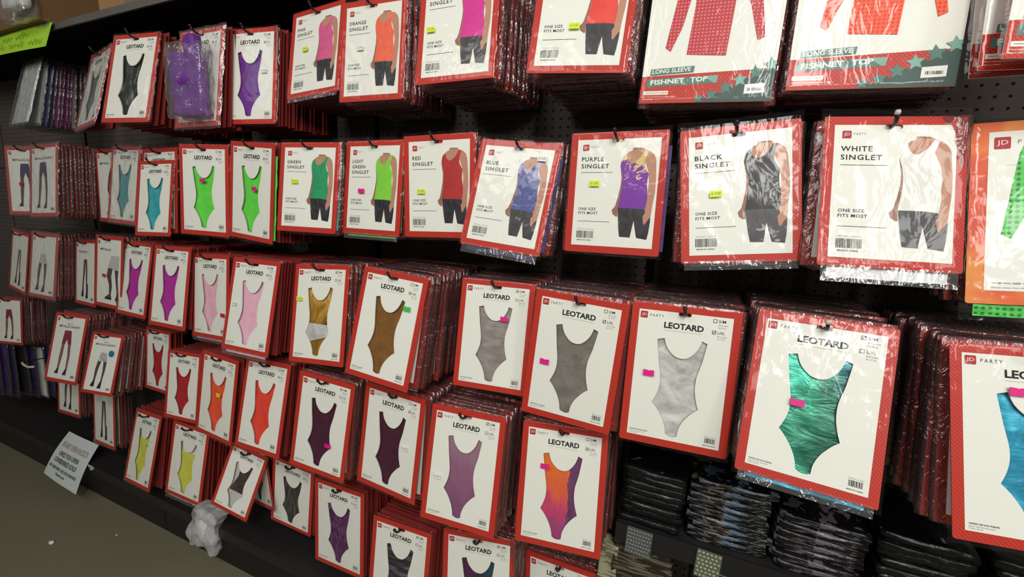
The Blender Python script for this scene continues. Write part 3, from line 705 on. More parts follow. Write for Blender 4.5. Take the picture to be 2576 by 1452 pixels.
# ------------------------------------------------------------------ packs
CARDS = {'L': CARD_L}
def kids_leo(root, fab, tick, var, partial=None):
    inst('card', cached('card_L', lambda: CARD_L), root)
    inst('white_panel', cached('panel_L', lambda: PAN_L), root)
    inst('printing', cached('print_L%d' % tick, lambda: leo_print(tick)), root)
    top = {'yellow1': -.118, 'yellow2': -.125}.get(partial, -.07)
    def sheet():
        g = G(); V, F = wrinkle_sheet(-.062, .062, top, -.306, 16, 28, .0056, .0028, 30, var+1); g.quads(V, F, FB['dark']); return g
    def sheet_low():
        g = G(); V, F = wrinkle_sheet(-.02, .062, -.07, -.22, 10, 18, .0052, .003, 34, var+1); g.quads([(x-max(0, -.15-z)*.35*(1-(x+.02)/.082), y, z) for x, y, z in V], F, FB['dark']); return g
    me = cached('leotard_%d_%s' % (var, partial or ''), sheet_low if partial == 'tilt' else sheet)
    o = inst('leotard', me, root); setmat(o, FB[fab]); me.polygons.foreach_set('use_smooth', [True]*len(me.polygons))
    if partial:
        def back():
            g = G(); V, F = wrinkle_sheet(-.07, .07, -.06, -.31, 8, 10, .0105, .001, 20, 3); g.quads(V, F, M['shirtgrey' if partial == 'tilt' else 'white']); return g
        inst('tissue_paper' if partial != 'tilt' else 'grey_backing', cached('backing_'+('tilt' if partial == 'tilt' else 'w'), back), root)
    if partial == 'gold':
        def tissue():
            g = G(); V, F = wrinkle_sheet(-.062, .062, -.196, -.246, 14, 8, .0025, .0022, 60, 5); g.quads([(x, y, z+.22*x*(1 if z < -.22 else -.25)) for x, y, z in V], F, FB['silver']); return g
        inst('tissue_paper', cached('tissue', tissue), root)
def setmat(o, m):
    if len(o.data.materials) == 0: o.data.materials.append(m)
    o.material_slots[0].link = 'OBJECT'; o.material_slots[0].material = m
def sticker(root, k, col, u, v, rot=0, sz=1.0):
    x, z = panel_map(k)(u, v); w, h = .0118*sz, .0070*sz; g = G()
    V = [(-w, -h), (w, -h), (w, h*.98), (.14*w, h*.86), (0, h*.62), (-.14*w, h*.86), (-w, h)]
    ca, sa = math.cos(rot), math.sin(rot); Q = lambda a, b: (x+a*ca-b*sa, z+a*sa+b*ca)
    o = [Q(*p) for p in V]; m = M[{'p': 'pinks', 'y': 'yellow', 'g': 'greens', 'w': 'whites', 'r': 'reds'}[col]]
    g.fill(o, [], -.0072, m); g.wall(o, -.0072, -.0064, m)
    if col in 'ygw':
        V2, F2 = text_geo('$ 15.00', .01); g.quads([(lambda q: (q[0], -.0073, q[1]))(Q(-w*.75+a*w*1.5, -h*.55+b*h*1.0)) for a, b in V2], F2, M['grey'])
    g.build('price_sticker', root)
def kids_sing(root, lines, col, var):
    inst('card', cached('card_S', lambda: card_mesh('S', M['red'])), root)
    inst('white_panel', cached('panel_S', lambda: panel_mesh('S')), root)
    inst('printing', cached('print_S_'+'_'.join(lines), lambda: sing_print(lines)), root)
    inst('printed_model', cached('figure_'+col, lambda: figure(col)), root)
    o = inst('folded_garment', cached('fold_S_%d' % (var % 3), lambda: folded('S', var % 3+1)), root); setmat(o, SH[col])
LEGS = {
 'shorts': dict(g=[(.36,.22),(.60,.22),(.66,.44),(.54,.44),(.49,.36),(.44,.44),(.32,.44)], l=[[(.33,.44),(.43,.44),(.42,.6),(.36,.86),(.31,.92),(.27,.9),(.30,.84),(.31,.6)], [(.55,.44),(.65,.44),(.68,.62),(.66,.84),(.64,.93),(.56,.93),(.6,.86),(.59,.62)]]),
 'tights': dict(g=[(.40,.30),(.60,.30),(.66,.46),(.52,.47),(.50,.43),(.48,.47),(.32,.46)], l=[[(.33,.46),(.46,.46),(.40,.62),(.36,.82),(.34,.93),(.26,.93),(.30,.8),(.29,.62)], [(.54,.46),(.66,.46),(.66,.62),(.62,.82),(.62,.93),(.52,.95),(.57,.82),(.57,.62)]]),
 'long': dict(g=[(.44,.28),(.60,.28),(.61,.32),(.43,.32)], l=[[(.43,.3),(.52,.3),(.49,.5),(.42,.72),(.42,.92),(.34,.92),(.36,.7),(.40,.5)], [(.52,.3),(.61,.3),(.62,.5),(.62,.72),(.66,.9),(.58,.94),(.56,.72),(.54,.5)]]),
 'heels': dict(g=[(.62,.24),(.95,.24),(.92,.46),(.74,.46),(.70,.44),(.48,.44),(.52,.36)], l=[[(.48,.44),(.68,.44),(.62,.56),(.66,.72),(.62,.84),(.64,.92),(.60,.92),(.56,.9),(.36,.93),(.36,.9),(.54,.84),(.53,.7),(.42,.56)], [(.76,.46),(.92,.46),(.9,.6),(.94,.84),(.9,.92),(.84,.9),(.86,.8),(.8,.6)]]),
}
def legs_print(fig, title, gm, lm):
    g = G(); uv = panel_map('L'); q = lambda L: [uv(*p) for p in L]
    for l in LEGS[fig]['l']:
        g.fill(q(l), [], YP, M[lm]); b = sorted(l, key=lambda p: -p[1])[:3]
        g.fill(q([(min(p[0] for p in b)-.05, max(p[1] for p in b)), (max(p[0] for p in b), max(p[1] for p in b)), (max(p[0] for p in b), min(p[1] for p in b)-.03), (sum(p[0] for p in b)/3, min(p[1] for p in b)-.03)]), [], YP-.0001, M['shoe'])
    g.fill(q(LEGS[fig]['g']), [], YP-.0002, gm)
    x, z = uv(.03, .02); logo_print(g, x, z, .0158, YP)
    if title:
        a, b = title
        if a: x0, z1 = uv(.4, .10); x1, z0 = uv(.6, .125); put_text(g, a, x0, x1, z0, z1, YP, M['grey'], .01)
        x0, z1 = uv(.13, .14); x1, z0 = uv(.87 if len(b) > 9 else .6, .175); put_text(g, b, x0, x1, z0, z1, YP, M['ink'], .02)
    x0, z1 = uv(.82, .92); x1, z0 = uv(.95, .96); barcode(g, x0, x1, z0, z1, YP, 8)
    return g
def kids_legs(root, key, fig, title, gm, lm, garment, var):
    inst('card', cached('card_Lp', lambda: card_mesh('L', M['red'])), root)
    inst('white_panel', cached('panel_Lp', lambda: panel_mesh('L')), root)
    inst('printing', cached('legs_'+key, lambda: legs_print(fig, title, gm, lm)), root)
    o = inst('folded_garment', cached('fold_L_%d' % (var % 3), lambda: folded('L', var % 3+1)), root); setmat(o, FB[garment])
def shirt_poly(k, w, h, b, s=1.0):
    c = lambda x, z: (x*s, b+z*s)
    return ([c(-.043, .042), c(.034, .036), c(.038, .14), c(.04, .2), c(.05, .262), c(.02, .275), c(-.018, .275), c(-.052, .262), c(-.04, .2), c(-.038, .14)],
            [c(-.088, .058), c(-.076, .050), c(-.058, .10), c(-.04, .2), c(-.052, .262), c(-.07, .2)], [c(.088, .062), c(.101, .068), c(.082, .17), c(.05, .262), c(.04, .2), c(.068, .13)])
def fish_print(netm, k='F'):
    w, h = DIM[k]; g = G(); z0 = -h
    g.fill([(-w/2, z0), (w/2, z0), (w/2, z0+.064), (-w/2, z0+.0565)], [], YP, M['red'])
    for p in shirt_poly(k, w, h, z0+.057): g.fill(p, [], YP-.0001, M[netm])
    X = -w/2; sk = .004
    g.fill([(X+.0165, z0+.0585), (X+.105, z0+.0625), (X+.106, z0+.0755), (X+.0175, z0+.0715)], [], YP-.0001, M['tealprint'])
    put_text(g, 'LONG SLEEVE', X+.0205, X+.099, z0+.0615, z0+.0705, YP-.0003, M['cream'], .02, 1, 0, .0032)
    g.fill([(X+.011, z0+.034), (X+.153, z0+.039), (X+.154, z0+.0545), (X+.012, z0+.0505)], [], YP-.0002, M['tealprint'])
    g.fill([(X+.085, z0+.0367), (X+.093, z0+.0369), (X+.083, z0+.0522), (X+.076, z0+.052)], [], YP-.0003, M['teallight']); g.fill([(X+.13, z0+.0505), (X+.147, z0+.039), (X+.153, z0+.0393), (X+.154, z0+.0545), (X+.132, z0+.0535)], [], YP-.0003, M['teallight'])
    put_text(g, 'FISHNET', X+.0195, X+.089, z0+.038, z0+.0485, YP-.0004, M['cream'], .03, 1, 0, .003)
    put_text(g, 'TOP', X+.1005, X+.134, z0+.0415, z0+.052, YP-.0004, M['cream'], .03, 1, 0, .0014)
    rect(g, X+.007, X+.059, z0+.0175, z0+.0255, YP-.0002, M['cream']); put_text(g, 'WARNING: KEEP AWAY FROM FIRE', X+.0105, X+.057, z0+.0203, z0+.0225, YP-.0003, M['ink'], .01)
    put_text(g, 'Please retain this information for future reference.', X+.0062, X+.077, z0+.0125, z0+.0143, YP-.0002, M['cream'], .02); put_text(g, 'Made in CHINA', X+.006, X+.0282, z0+.0072, z0+.009, YP-.0002, M['cream'], .02)
    for sx, sz, r, m in ((.121, .008, .011, 'tealprint'), (.146, .016, .0125, 'tealprint'), (.171, .029, .014, 'tealprint'), (.196, .043, .0145, 'teallight'), (.223, .057, .0155, 'tealprint'), (.249, .071, .015, 'teallight')):
        tail = [(X+sx-.3*r, z0+sz), (X+sx+r*.6, z0+sz+r*.55), (X+sx+r*.75, z0+sz-r*.3)]
        g.fill([(X+sx-r*.55, z0+max(.0008, sz-r*.8)), (X+sx+r*.9, z0+sz+r*.30), (min(w/2, X+sx+.026), z0+max(.001, sz-.002)), (min(w/2, X+sx+.03), z0+.0008), (X+sx+r*.2, z0+.0008)], [], YP-.0002-.00001*r*1000, M['tealdark'])
        st = []
        for q in range(10):
            a = math.pi/2+q*math.pi/5+.15; rr = r if q % 2 == 0 else r*.48; st.append((min(w/2, X+sx+rr*math.cos(a)), max(z0+.0006, z0+sz+rr*math.sin(a))))
        g.fill(st, [], YP-.0005-.00001*r*1000, M[m])
    g.fill([(X+.2065, z0+.0148), (X+.2425, z0+.0165), (X+.2425, z0+.0355), (X+.2065, z0+.0335)], [], YP-.0009, M['whites'])
    barcode(g, X+.2125, X+.2375, z0+.0205, z0+.0265, YP-.0010, 12)
    return g
def fish_card(k):
    w, h = DIM[k]; g = G(); g.box(-w/2, w/2, 0, .0016, -h, 0, M['white']); return g
def kids_fish(root, netm):
    inst('card', cached('card_F', lambda: fish_card('F')), root)
    inst('printing', cached('fish_'+netm, lambda: fish_print(netm)), root)
    o = inst('folded_garment', cached('fold_F', lambda: folded('F', 2, .014)), root); setmat(o, M[netm])
def kids_net(root):
    k = 'N'; w, h = DIM[k]
    inst('card', cached('card_N', lambda: card_mesh(k, M['redor'])), root)
    def pan():
        g = G(); rect(g, -w/2+.024, w/2-.024, -h+.024, -.018, -.0006, M['white']); return g
    inst('white_panel', cached('panel_N', pan), root)
    def pr():
        g = G(); logo_print(g, -w/2+.031, -.028, .022, YP); put_text(g, 'PARTY', -w/2+.062, -w/2+.105, -.041, -.034, YP, M['grey'], 0, 1.5)
        rect(g, -w/2+.048, -.02, -.0795, -.079, YP, M['thin'])
        put_text(g, 'WARNING: KEEP AWAY FROM FIRE', -w/2+.034, -w/2+.115, -h+.036, -h+.039, YP, M['ink'], .01); put_text(g, 'Please retain this information for future reference.', -w/2+.034, -w/2+.14, -h+.0285, -h+.031, YP, M['grey'])
        for p in shirt_poly(k, w, h, -h+.066, 1.0): g.fill([(x*1.15, z) for x, z in p], [], YP-.0001, M['netgreen'])
        return g
    inst('printing', cached('print_N', pr), root)
    def sl():
        g = G(); V, F = wrinkle_sheet(-w/2+.012, w/2, -h-.001, -h-.022, 24, 4, .004, .005, 70, 3); g.quads(V, F, M['netgreen']); return g
    inst('lace_garment', cached('lace_N', sl), root)
    def b():
        g = bag_sheet('N', 4, .006); V, F = wrinkle_sheet(-w/2-.01, w/2+.01, -h, -h-.03, 24, 4, -.003, .003, 40, 6); g.quads(V, [f[::-1] for f in F], M['film']); return g
    me = cached('bag_N', b); inst('plastic_bag', me, root); me.polygons.foreach_set('use_smooth', [True]*len(me.polygons))
def add_bag(root, k, var, mat='film', amp=1.0, head=.009):
    me = cached('bag_%s_%d_%s_%.1f_%.3f' % (k, var, mat, amp, head), lambda: bag_sheet(k, var, head, mat, amp)); inst('plastic_bag', me, root)
    me.polygons.foreach_set('use_smooth', [True]*len(me.polygons))
def hook(x, yf, z, desc, white=False, rot=0, short=0):
    root = empty('peg_hook', Matrix.Translation((x, 0, z)) @ Matrix.Rotation(rot, 4, 'Z'), ' '.join(('%s hook carrying %s' % ('white-tipped' if white else 'black wire', desc)).split()[:16]), 'hook')
    L = -yf+.022-short
    g = G(); g.tube([(0, -.002, 0), (0, -L*.5, 0), (0, -L+.012, .001), (0, -L+.002, .004), (-.001, -L-.004, .010), (-.002, -L-.008, .017)], .0034, M['hook'], 8); g.build('wire_arm', root, True)
    g = G(); g.box(-.012, .012, -.0045, -.0005, -.012, .02, M['hook']); g.build('back_plate', root)
    g = G(); g.tube([(-.002, -L-.0075, .016), (-.0022, -L-.009, .0195), (-.0026, -L-.0105, .023)], [.0044, .0050, .0036], M['tip'] if white else M['hook'], 8); g.build('hook_tip', root, True)
def peek(root, k, side, fab, d=.016, lo=-.42, hi=.42):
    w, h = DIM[k]; g = G()
    if side == 'bottom': V, F = wrinkle_sheet(w*lo, w*hi, -h+.01, -h-d, 18, 4, .006, .004, 55, d*900+w*10); F = [f[::-1] for f in F]
    else: V, F = wrinkle_sheet(w/2-.02, w/2+d, -h*.96, -h*.12, 3, 22, .006, .003, 45, d*700)
    g.quads(V, F, FB[fab]); g.build('garment_edge', root, True)
    if side == 'bottom':
        g = G(); V, F = wrinkle_sheet(w*lo-.012, w*hi+.012, -h+.004, -h-d-.009, 18, 5, -.0005, .003, 50, d*800); g.quads(V, [f[::-1] for f in F], M['film_thick']); g.build('film_flap', root, True)
PEEK = {'r2_white': [('bottom', 'white', .020)], 'r2_blue': [('bottom', 'navy', .012), ('right', 'navy', .008)], 'r3_pink2': [('bottom', 'pink', .009)], 'r3_pink1': [('bottom', 'pink', .007)], 'r2_lime2': [('right', 'lime', .006)], 'r2_lime1': [('right', 'orange', .003)],
        'r2_lgreen': [('bottom', 'lime', .006), ('right', 'olive', .004)], 'r2_green': [('right', 'turqd', .004)], 'r5_yel2': [('bottom', 'white', .008)], 'r3_teal': [('bottom', 'aqua', .008)], 'r2_black': [('bottom', 'dark', .006)], 'r2_purple': [('right', 'violet', .007)], 'r1_pink': [('bottom', 'mag', .003)]}
ST = []   # id, style, args, descriptor, number behind, garment behind, white tip
def P(*a): ST.append(a)
# --- top row
P('r1_silver', 'bag', ('silverbag',), 'bright silver garment pack at the left end of the top row', 10, ['silverbag', 'blue', 'blue', 'magfoil', 'magfoil', 'magfoil', 'magfoil', 'white', 'dark', 'gold', 'wine', 'wine'], 0, 'bare')
P('r1_grayleo', 'leo', ('grey', 0, 0, None, []), 'grey leotard pack turned sideways, left of the black one', 2, ['dark'], 0)
P('r1_black', 'leo', ('black', 0, 1, None, []), 'black satin leotard pack in the top row', 40, ['dark'], 0)
P('r1_purpcard', 'leo', ('purple', 1, 2, None, [('g', .8, .44)]), 'leotard pack behind the bundled purple garment', 6, ['purple'], 0)
P('r1_purple', 'leo', ('purple', 1, 0, None, [('w', .83, .45)]), 'neatly filled purple leotard pack under the shelf', 40, ['purple'], 0)
P('r1_pink', 'sing', (('PINK', 'SINGLET'), 'pink', [('y', .30, .46)]), 'pink singlet pack with a yellow sticker', 40, ['pink'], 0)
P('r1_orange', 'sing', (('ORANGE', 'SINGLET'), 'orange', [('w', .30, .47)]), 'orange singlet pack of the top row', 40, ['orange'], 0)
P('r1_hotpink', 'sing', (('HOT PINK', 'SINGLET'), 'hotpink', [('y', .12, .52)]), 'hot pink singlet pack at the top', 40, ['mag'], 0)
P('r1_redS', 'sing', (('RED', 'SINGLET'), 'redor', [('y', .43, .66)]), 'coral red singlet pack at the top', 40, ['red'], 0)
P('r1_fishred', 'fish', ('netred',), 'long sleeve fishnet top pack with a crimson net top', 40, ['red'], 0)
P('r1_fishorange', 'fish', ('netorange',), 'long sleeve fishnet top pack with an orange net top', 40, ['orange'], 0)
# --- second row
P('r2_shorts1', 'legs', ('shblue1', 'shorts', ('', 'METALLIC SHORTS'), 'navy', 'leg', 'navy', [('r', .38, .55)]), 'blue shorts pack at the left end of the second row', 4, ['navy'], 0)
P('r2_shorts2', 'legs', ('shblue2', 'shorts', ('', 'METALLIC SHORTS'), 'navy', 'leg', 'navy', []), 'blue shorts pack overlapping the one at the left end', 40, ['violet', 'navy', 'violet'], 0)
P('r2_metallic', 'legs', ('metal', 'heels', ('', 'METALLIC'), 'wine', 'leg', 'wine', [('r', .8, .5)]), 'half-hidden hosiery pack left of the turquoise leotards', 3, ['wine'], 0)
P('r2_turqbag', 'leo', ('turqd', 0, 3, None, []), 'teal leotard pack in cloudy crumpled film', 4, ['turqd'], 0)
P('r2_turqback', 'leo', ('turq', 0, 1, None, []), 'leotard pack half hidden behind the bright turquoise one', 5, ['turq'], 0)
P('r2_turq', 'leo', ('turq', 1, 2, None, []), 'bright turquoise leotard pack hanging low', 0, ['turq'], 0)
P('r2_lime1', 'leo', ('lime', 1, 4, None, [('p', .5, .38)]), 'lime leotard pack with a pink sticker under its neckline', 6, ['lime'], 0)
P('r2_lime2', 'leo', ('lime', 1, 5, None, [('p', .62, .46)]), 'lime leotard pack with a pink sticker at its side', 40, ['lime', 'orange', 'lime'], 0)
P('r2_green', 'sing', (('GREEN', 'SINGLET'), 'green', [('y', .25, .43)]), 'emerald green singlet pack', 8, ['green', 'turqd'], 0)
P('r2_lgreen', 'sing', (('LIGHT', 'GREEN', 'SINGLET'), 'lgreen', [('p', .3, .54)]), 'light green singlet pack with a pink sticker', 8, ['olive', 'lime'], 0)
P('r2_red', 'sing', (('RED', 'SINGLET'), 'red', [('y', .22, .55)]), 'brick red singlet pack in the second row', 2, ['red'], 0)
P('r2_blue', 'sing', (('BLUE', 'SINGLET'), 'bluewash', [('w', .86, .1)]), 'blue singlet pack hanging askew', 4, ['navy', 'navy', 'blue'], 0)
P('r2_purple', 'sing', (('PURPLE', 'SINGLET'), 'purplegold', [('y', .25, .41)]), 'purple singlet pack with golden glare', 2, ['violet'], 0)
P('r2_black', 'sing', (('BLACK', 'SINGLET'), 'black', [('y', .27, .49)]), 'black singlet pack with a yellow sticker', 4, ['dark'], 0)
P('r2_white', 'sing', (('WHITE', 'SINGLET'), 'white', []), 'large white singlet pack in the second row', 5, ['white'], 1)
P('r2_net', 'net', (), 'orange-bordered green net pack at the right edge', 4, ['green'], 0)
# --- third row
P('r3_tightsA0', 'legs', ('tA0', 'long', None, 'tan', 'tan', 'wine', []), 'pale hosiery pack leaning behind the stockings pack', 40, ['wine'], 0)
P('r3_tightsA', 'legs', ('tA', 'tights', None, 'shirtgrey', 'leg', 'tan', []), 'stockings pack with a white skirt, third row', 40, ['tan'], 0)
P('r3_tightsB', 'legs', ('tB', 'long', ('', 'TIGHTS'), 'leg', 'leg', 'tan', []), 'narrow dark tights pack in the third row', 5, ['tan'], 0)
P('r3_heels', 'legs', ('heel', 'heels', ('', 'METALLIC'), 'shirtgrey', 'leg', 'tan', [('r', .36, .56)]), 'hosiery pack picturing one leg in a high heel', 40, ['tan'], 0)
P('r3_mag1', 'leo', ('mag', 1, 3, None, []), 'magenta leotard pack beside the high heel pack', 40, ['mag'], 0)
P('r3_mag2', 'leo', ('mag', 1, 1, None, []), 'larger-looking magenta leotard pack beside the pale pink ones', 40, ['mag'], 0)
P('r3_pink1', 'leo', ('pink', 0, 4, None, [('r', .94, .72)]), 'pale pink leotard pack half covered by its neighbour', 40, ['pink'], 0)
P('r3_pink2', 'leo', ('pink', 1, 5, None, [('w', .12, .5)]), 'pale pink leotard pack with a white sticker', 40, ['pink'], 0)
P('r3_gold', 'leo', ('gold', 0, 2, 'gold', [('y', .08, .34)]), 'shiny gold foil leotard pack', 40, ['gold'], 0)
P('r3_bronze', 'leo', ('bronze', 1, 0, None, [('g', .83, .27)]), 'bronze brown leotard pack with a green sticker', 40, ['bronze'], 0)
P('r3_gray1', 'leo', ('gray1', 0, 3, None, [('p', .66, .32)]), 'grey leotard pack with a pink sticker at its right strap', 40, ['gray1'], 0)
P('r3_gray2', 'leo', ('gray2', 1, 1, None, [('p', .15, .555)]), 'slate grey leotard pack with a pink sticker on its left', 40, ['gray2'], 0)
P('r3_silver', 'leo', ('silver', 1, 2, None, [('p', .175, .49)]), 'crinkled silver leotard pack in the third row', 40, ['silver'], 0)
P('r3_teal', 'leo', ('teal', 0, 4, None, [('p', .36, .53)]), 'shimmering teal green leotard pack', 40, ['teal'], 1)
P('r3_right', 'leo', ('aqua', 0, 5, None, [('p', .36, .2)]), 'aqua blue leotard pack at the right edge', 40, ['aqua', 'white'], 0)
# --- fourth row
P('r4_shorts', 'legs', ('shpur', 'shorts', ('', ''), 'rose', 'tan', 'violet', []), 'purple shorts pack at the left edge of the fourth row', 8, ['violet'], 0)
P('r4_rose', 'legs', ('rose', 'shorts', ('ADULT', 'METALLIC SHORTS'), 'rose', 'tan', 'rose', []), 'rose metallic shorts pack', 40, ['rose'], 0)
P('r4_met2', 'legs', ('met2', 'tights', ('ADULT', 'METALLIC SHORTS'), 'silver', 'leg', 'brown', ['round']), 'metallic shorts pack with a round blue sticker', 40, ['tan'], 0)
P('r4_redback', 'leo', ('red', 0, 1, None, []), 'red leotard pack set back in the dark', 3, ['red'], 0)
P('r4_red', 'leo', ('red', 1, 0, None, []), 'red leotard pack in front of the other red one', 40, ['red'], 0)
P('r4_oranA', 'leo', ('orange', 0, 2, None, [('y', .60, .46)]), 'orange leotard pack with a yellow sticker', 40, ['orange'], 0)
P('r4_oranB', 'leo', ('coral', 1, 3, None, []), 'coral orange leotard pack without sticker', 40, ['coral'], 0)
P('r4_mar1', 'leo', ('maroon', 0, 4, None, [('p', .70, .69)]), 'maroon leotard pack with a pink sticker on its hip', 40, ['maroon'], 0)
P('r4_mar2', 'leo', ('maroon', 1, 5, None, [('w', .80, .5)]), 'maroon leotard pack with a white sticker', 40, ['maroon'], 0)
P('r4_lilac', 'leo', ('lilac', 0, 0, None, [('w', .125, .62)]), 'plum leotard pack fading to lilac', 40, ['maroon'], 0)
P('r4_orpur', 'leo', ('flame', 1, 1, None, [('p', .27, .33)]), 'plum leotard pack with a flame orange middle', 40, ['maroon'], 0)
# --- bottom row
P('r5_legsA', 'legs', ('lA', 'tights', None, 'shirtgrey', 'leg', 'tan', []), 'dim hosiery pack below the rose shorts pack', 3, ['tan'], 0)
P('r5_legsB', 'legs', ('lB', 'long', None, 'leg', 'leg', 'tan', []), 'dim tights pack hanging lowest above the notice', 4, ['tan'], 0)
P('r5_yel1', 'leo', ('yellow', 0, 0, 'yellow1', [('g', .72, .42, 0, .5)]), 'yellow leotard pack at the left of the bottom row', 40, ['yellow'], 0)
P('r5_yel2', 'leo', ('yellow', 1, 1, 'yellow2', []), 'yellow leotard pack with its hook showing', 40, ['yellow', 'orange'], 0)
P('r5_tilt', 'leo', ('brown', 0, 2, 'tilt', []), 'tilted leotard pack half filled with dark brown cloth', 0, ['brown'], 0)
P('r5_backcard', 'leo', ('brown', 1, 3, None, []), 'leotard pack hanging behind the tilted one', 3, ['brown'], 0)
P('r5_blackpat', 'leo', ('striped', 1, 4, None, []), 'black leotard pack with fine streaks', 6, ['dark'], 0)
P('r5_mottle', 'leo', ('mottle', 0, 5, None, []), 'plum marbled leotard pack in the bottom row', 40, ['maroon'], 0)
P('r5_bpink', 'leo', ('bpink', 0, 0, None, [('w', .76, .53)]), 'black leotard pack with pink streaks at the bottom', 40, ['dark'], 0)
P('r5_teal', 'leo', ('purpteal', 0, 1, None, []), 'purple and teal leotard pack at the bottom', 40, ['turqd'], 0)
P('r5_right', 'leo', ('dark', 1, 2, None, []), 'leotard pack at the right end of the bottom row', 40, ['dark'], 0)
CAT = {'leo': ('leotard_pack', 'leotard pack'), 'sing': ('singlet_pack', 'singlet pack'), 'legs': ('hosiery_pack', 'hosiery pack'), 'fish': ('fishnet_top_pack', 'fishnet pack'), 'net': ('fishnet_top_pack', 'fishnet pack'), 'bag': ('garment_pack', 'garment pack')}
nleo = sum(1 for s in ST if s[1] == 'leo'); backs = []
GAR = lambda n: SH.get(n) or FB[n]
for idx, s in enumerate(ST):
    pid, style, args, desc, nb, gar, wt = s[:7]; k, x, y, z, yaw, tilt, roll = POSE[pid][:7]; sc = POSE[pid][7] if len(POSE[pid]) > 7 else 1.0
    Mx = pose_matrix(x, y, z, yaw, tilt, roll, sc); nm, cat = CAT[style]
    root = empty(nm, Mx, desc, cat)
    if style == 'leo':
        kids_leo(root, args[0], args[1], args[2], args[3]); [sticker(root, 'L', *q) for q in args[4]]
        heavy = pid in ('r2_turqbag', 'r1_grayleo', 'r1_purpcard')
        add_bag(root, 'L', idx % 5+1, 'film_thick' if heavy else 'film', 2.0 if heavy else 1.0)
    elif style == 'sing':
        kids_sing(root, args[0], args[1], idx); [sticker(root, 'S', *q) for q in args[2]]
        big = pid in ('r2_white', 'r2_blue', 'r2_black'); add_bag(root, 'S', idx % 4+1, 'film', 1.0 if big else .7, .017 if big else .009)
    elif style == 'legs':
        gm = M.get(args[3]) or FB[args[3]]
        kids_legs(root, args[0], args[1], args[2] if args[2] and args[2][1] else None, gm, args[4], args[5], idx)
        for q in args[6]:
            if q == 'round':
                xx, zz = panel_map('L')(.80, .30); g = G(); o = [(xx+.017*math.cos(a*.3927), zz+.017*math.sin(a*.3927)) for a in range(16)]; M['bluesticker'] = plain('blue_round_sticker', (44, 112, 146), .4)
                g.fill(o, [], -.0072, M['bluesticker']); g.wall(o, -.0072, -.0064, M['bluesticker']); put_text(g, 'ONE SIZE', xx-.012, xx+.012, zz+.001, zz+.005, -.0073, M['teallight']); g.build('round_sticker', root)
            else: sticker(root, 'L', *q)
        add_bag(root, 'L', idx % 5+1, 'film_thick' if pid in ('r2_shorts1', 'r2_shorts2', 'r3_tightsA') else 'film', 1.4)
    elif style == 'fish': kids_fish(root, args[0]); add_bag(root, 'F', idx % 2+1, 'film', .45)
    elif style == 'net': kids_net(root)
    elif style == 'bag':
        o = inst('folded_garment', cached('fold_L_1', lambda: folded('L', 2)), root); setmat(o, FB[args[0]]); add_bag(root, 'L', 2, 'film_thick', 2.0)
    for q in PEEK.get(pid, []): peek(root, k, *q)
    sl = Mx @ Vector((0, 0, -.0195)); wp = sl-Vector((0, 0, .0)); white = bool(wt)
    hook(wp.x, wp.y, wp.z, 'the '+desc, white, R.uniform(-.02, .02))
    if len(s) > 7: red = None
    else: red = M['red']
    n = nb; d = .016; yy = wp.y+d
    sp = .0128 if style in ('leo', 'sing') else .0138
    for b in range(n):
        yb = wp.y+.003+sp*(b+1)
        if yb > -.018: break
        f = min(1, (b+1)*sp/max(.05, -wp.y))
        backs.append((wp.x, yb, wp.z, b, f, s, k, red, gar[min(b, len(gar)-1)] if len(s) > 7 else gar[b % len(gar)], tilt, roll, sc, style))
cp = Vector((0, -CD, Z0)); backs.sort(key=lambda q: (Vector(q[:3])-cp).length)
left = G()
for (x, y, z, b, f, s, k, red, gar, tilt, roll, sc, style) in backs:
    tl = tilt*(1-f)*.75+R.uniform(-.008, .014); rl = roll*(1-f)*.5+R.uniform(-.024, .024); yw = R.uniform(-.015, .015)
    Mx = pose_matrix(0, 0, 0, yw, tl, rl, sc); o0 = Mx.to_3x3() @ Vector((0, 0, -.0195))
    Mx = pose_matrix(x-o0.x+R.uniform(-.006, .006), y-o0.y, z-Z0-o0.z+R.uniform(-.005, .003), yw, tl, rl, sc)
    v = (b*7+int(abs(x)*100)) % 4; nm, cat = CAT[style]; dst = s[3]
    if style == 'leo':
        nleo += 1
        if nleo > 298:
            w, h = DIM['L']; bx = G(); bx.box(-w/2, w/2, 0, .0018, -h, 0, M['red']); bx.box(-w*.44, w*.44, .002, .011, -h*.95, -.04, M['redshade'])
            left.quads([tuple(Mx @ Vector(p)) for p in bx.V], bx.F, M['redshade']); continue  # merged rear packs take the red with stack shade painted in
    lab = (cat+', '+['first', 'second', 'third', 'fourth'][b]+' back behind the '+dst) if b < 4 else cat+' deep in the stack behind the '+dst
    if len(lab.split()) > 16: lab = ' '.join(lab.split()[:16])
    grp = 'packs behind the '+dst
    if style in ('fish', 'net'):
        o = bpy.data.objects.new(nm, cached('backfish_'+k, lambda: plain_card(k, M['red']))); COL.objects.link(o)
    elif red is None:
        o = bpy.data.objects.new(nm, cached('fold_L_1', lambda: folded('L', 2))); COL.objects.link(o); setmat(o, GAR(gar))
    else:
        o = bpy.data.objects.new(nm, cached('back_'+k, lambda: back_card(k, M['red']))); COL.objects.link(o)
    o.matrix_world = Mx; tag(o, lab, cat, grp)
    if red is not None or style in ('fish', 'net'):
        q = inst('folded_garment', cached('fold_%s_%d' % (k, v % 3), lambda: folded(k, v % 3+1)), o); setmat(q, GAR(gar))
    me = cached('rim_%s_%d' % (k, v), lambda: bag_rim(k, v+1)); me.polygons.foreach_set('use_smooth', [True]*len(me.polygons)); inst('plastic_bag', me, o)
if left.V: tag(left.build('leotard_packs'), 'red leotard packs filling the rear of the hanging stacks', 'leotard packs', None, 'stuff')
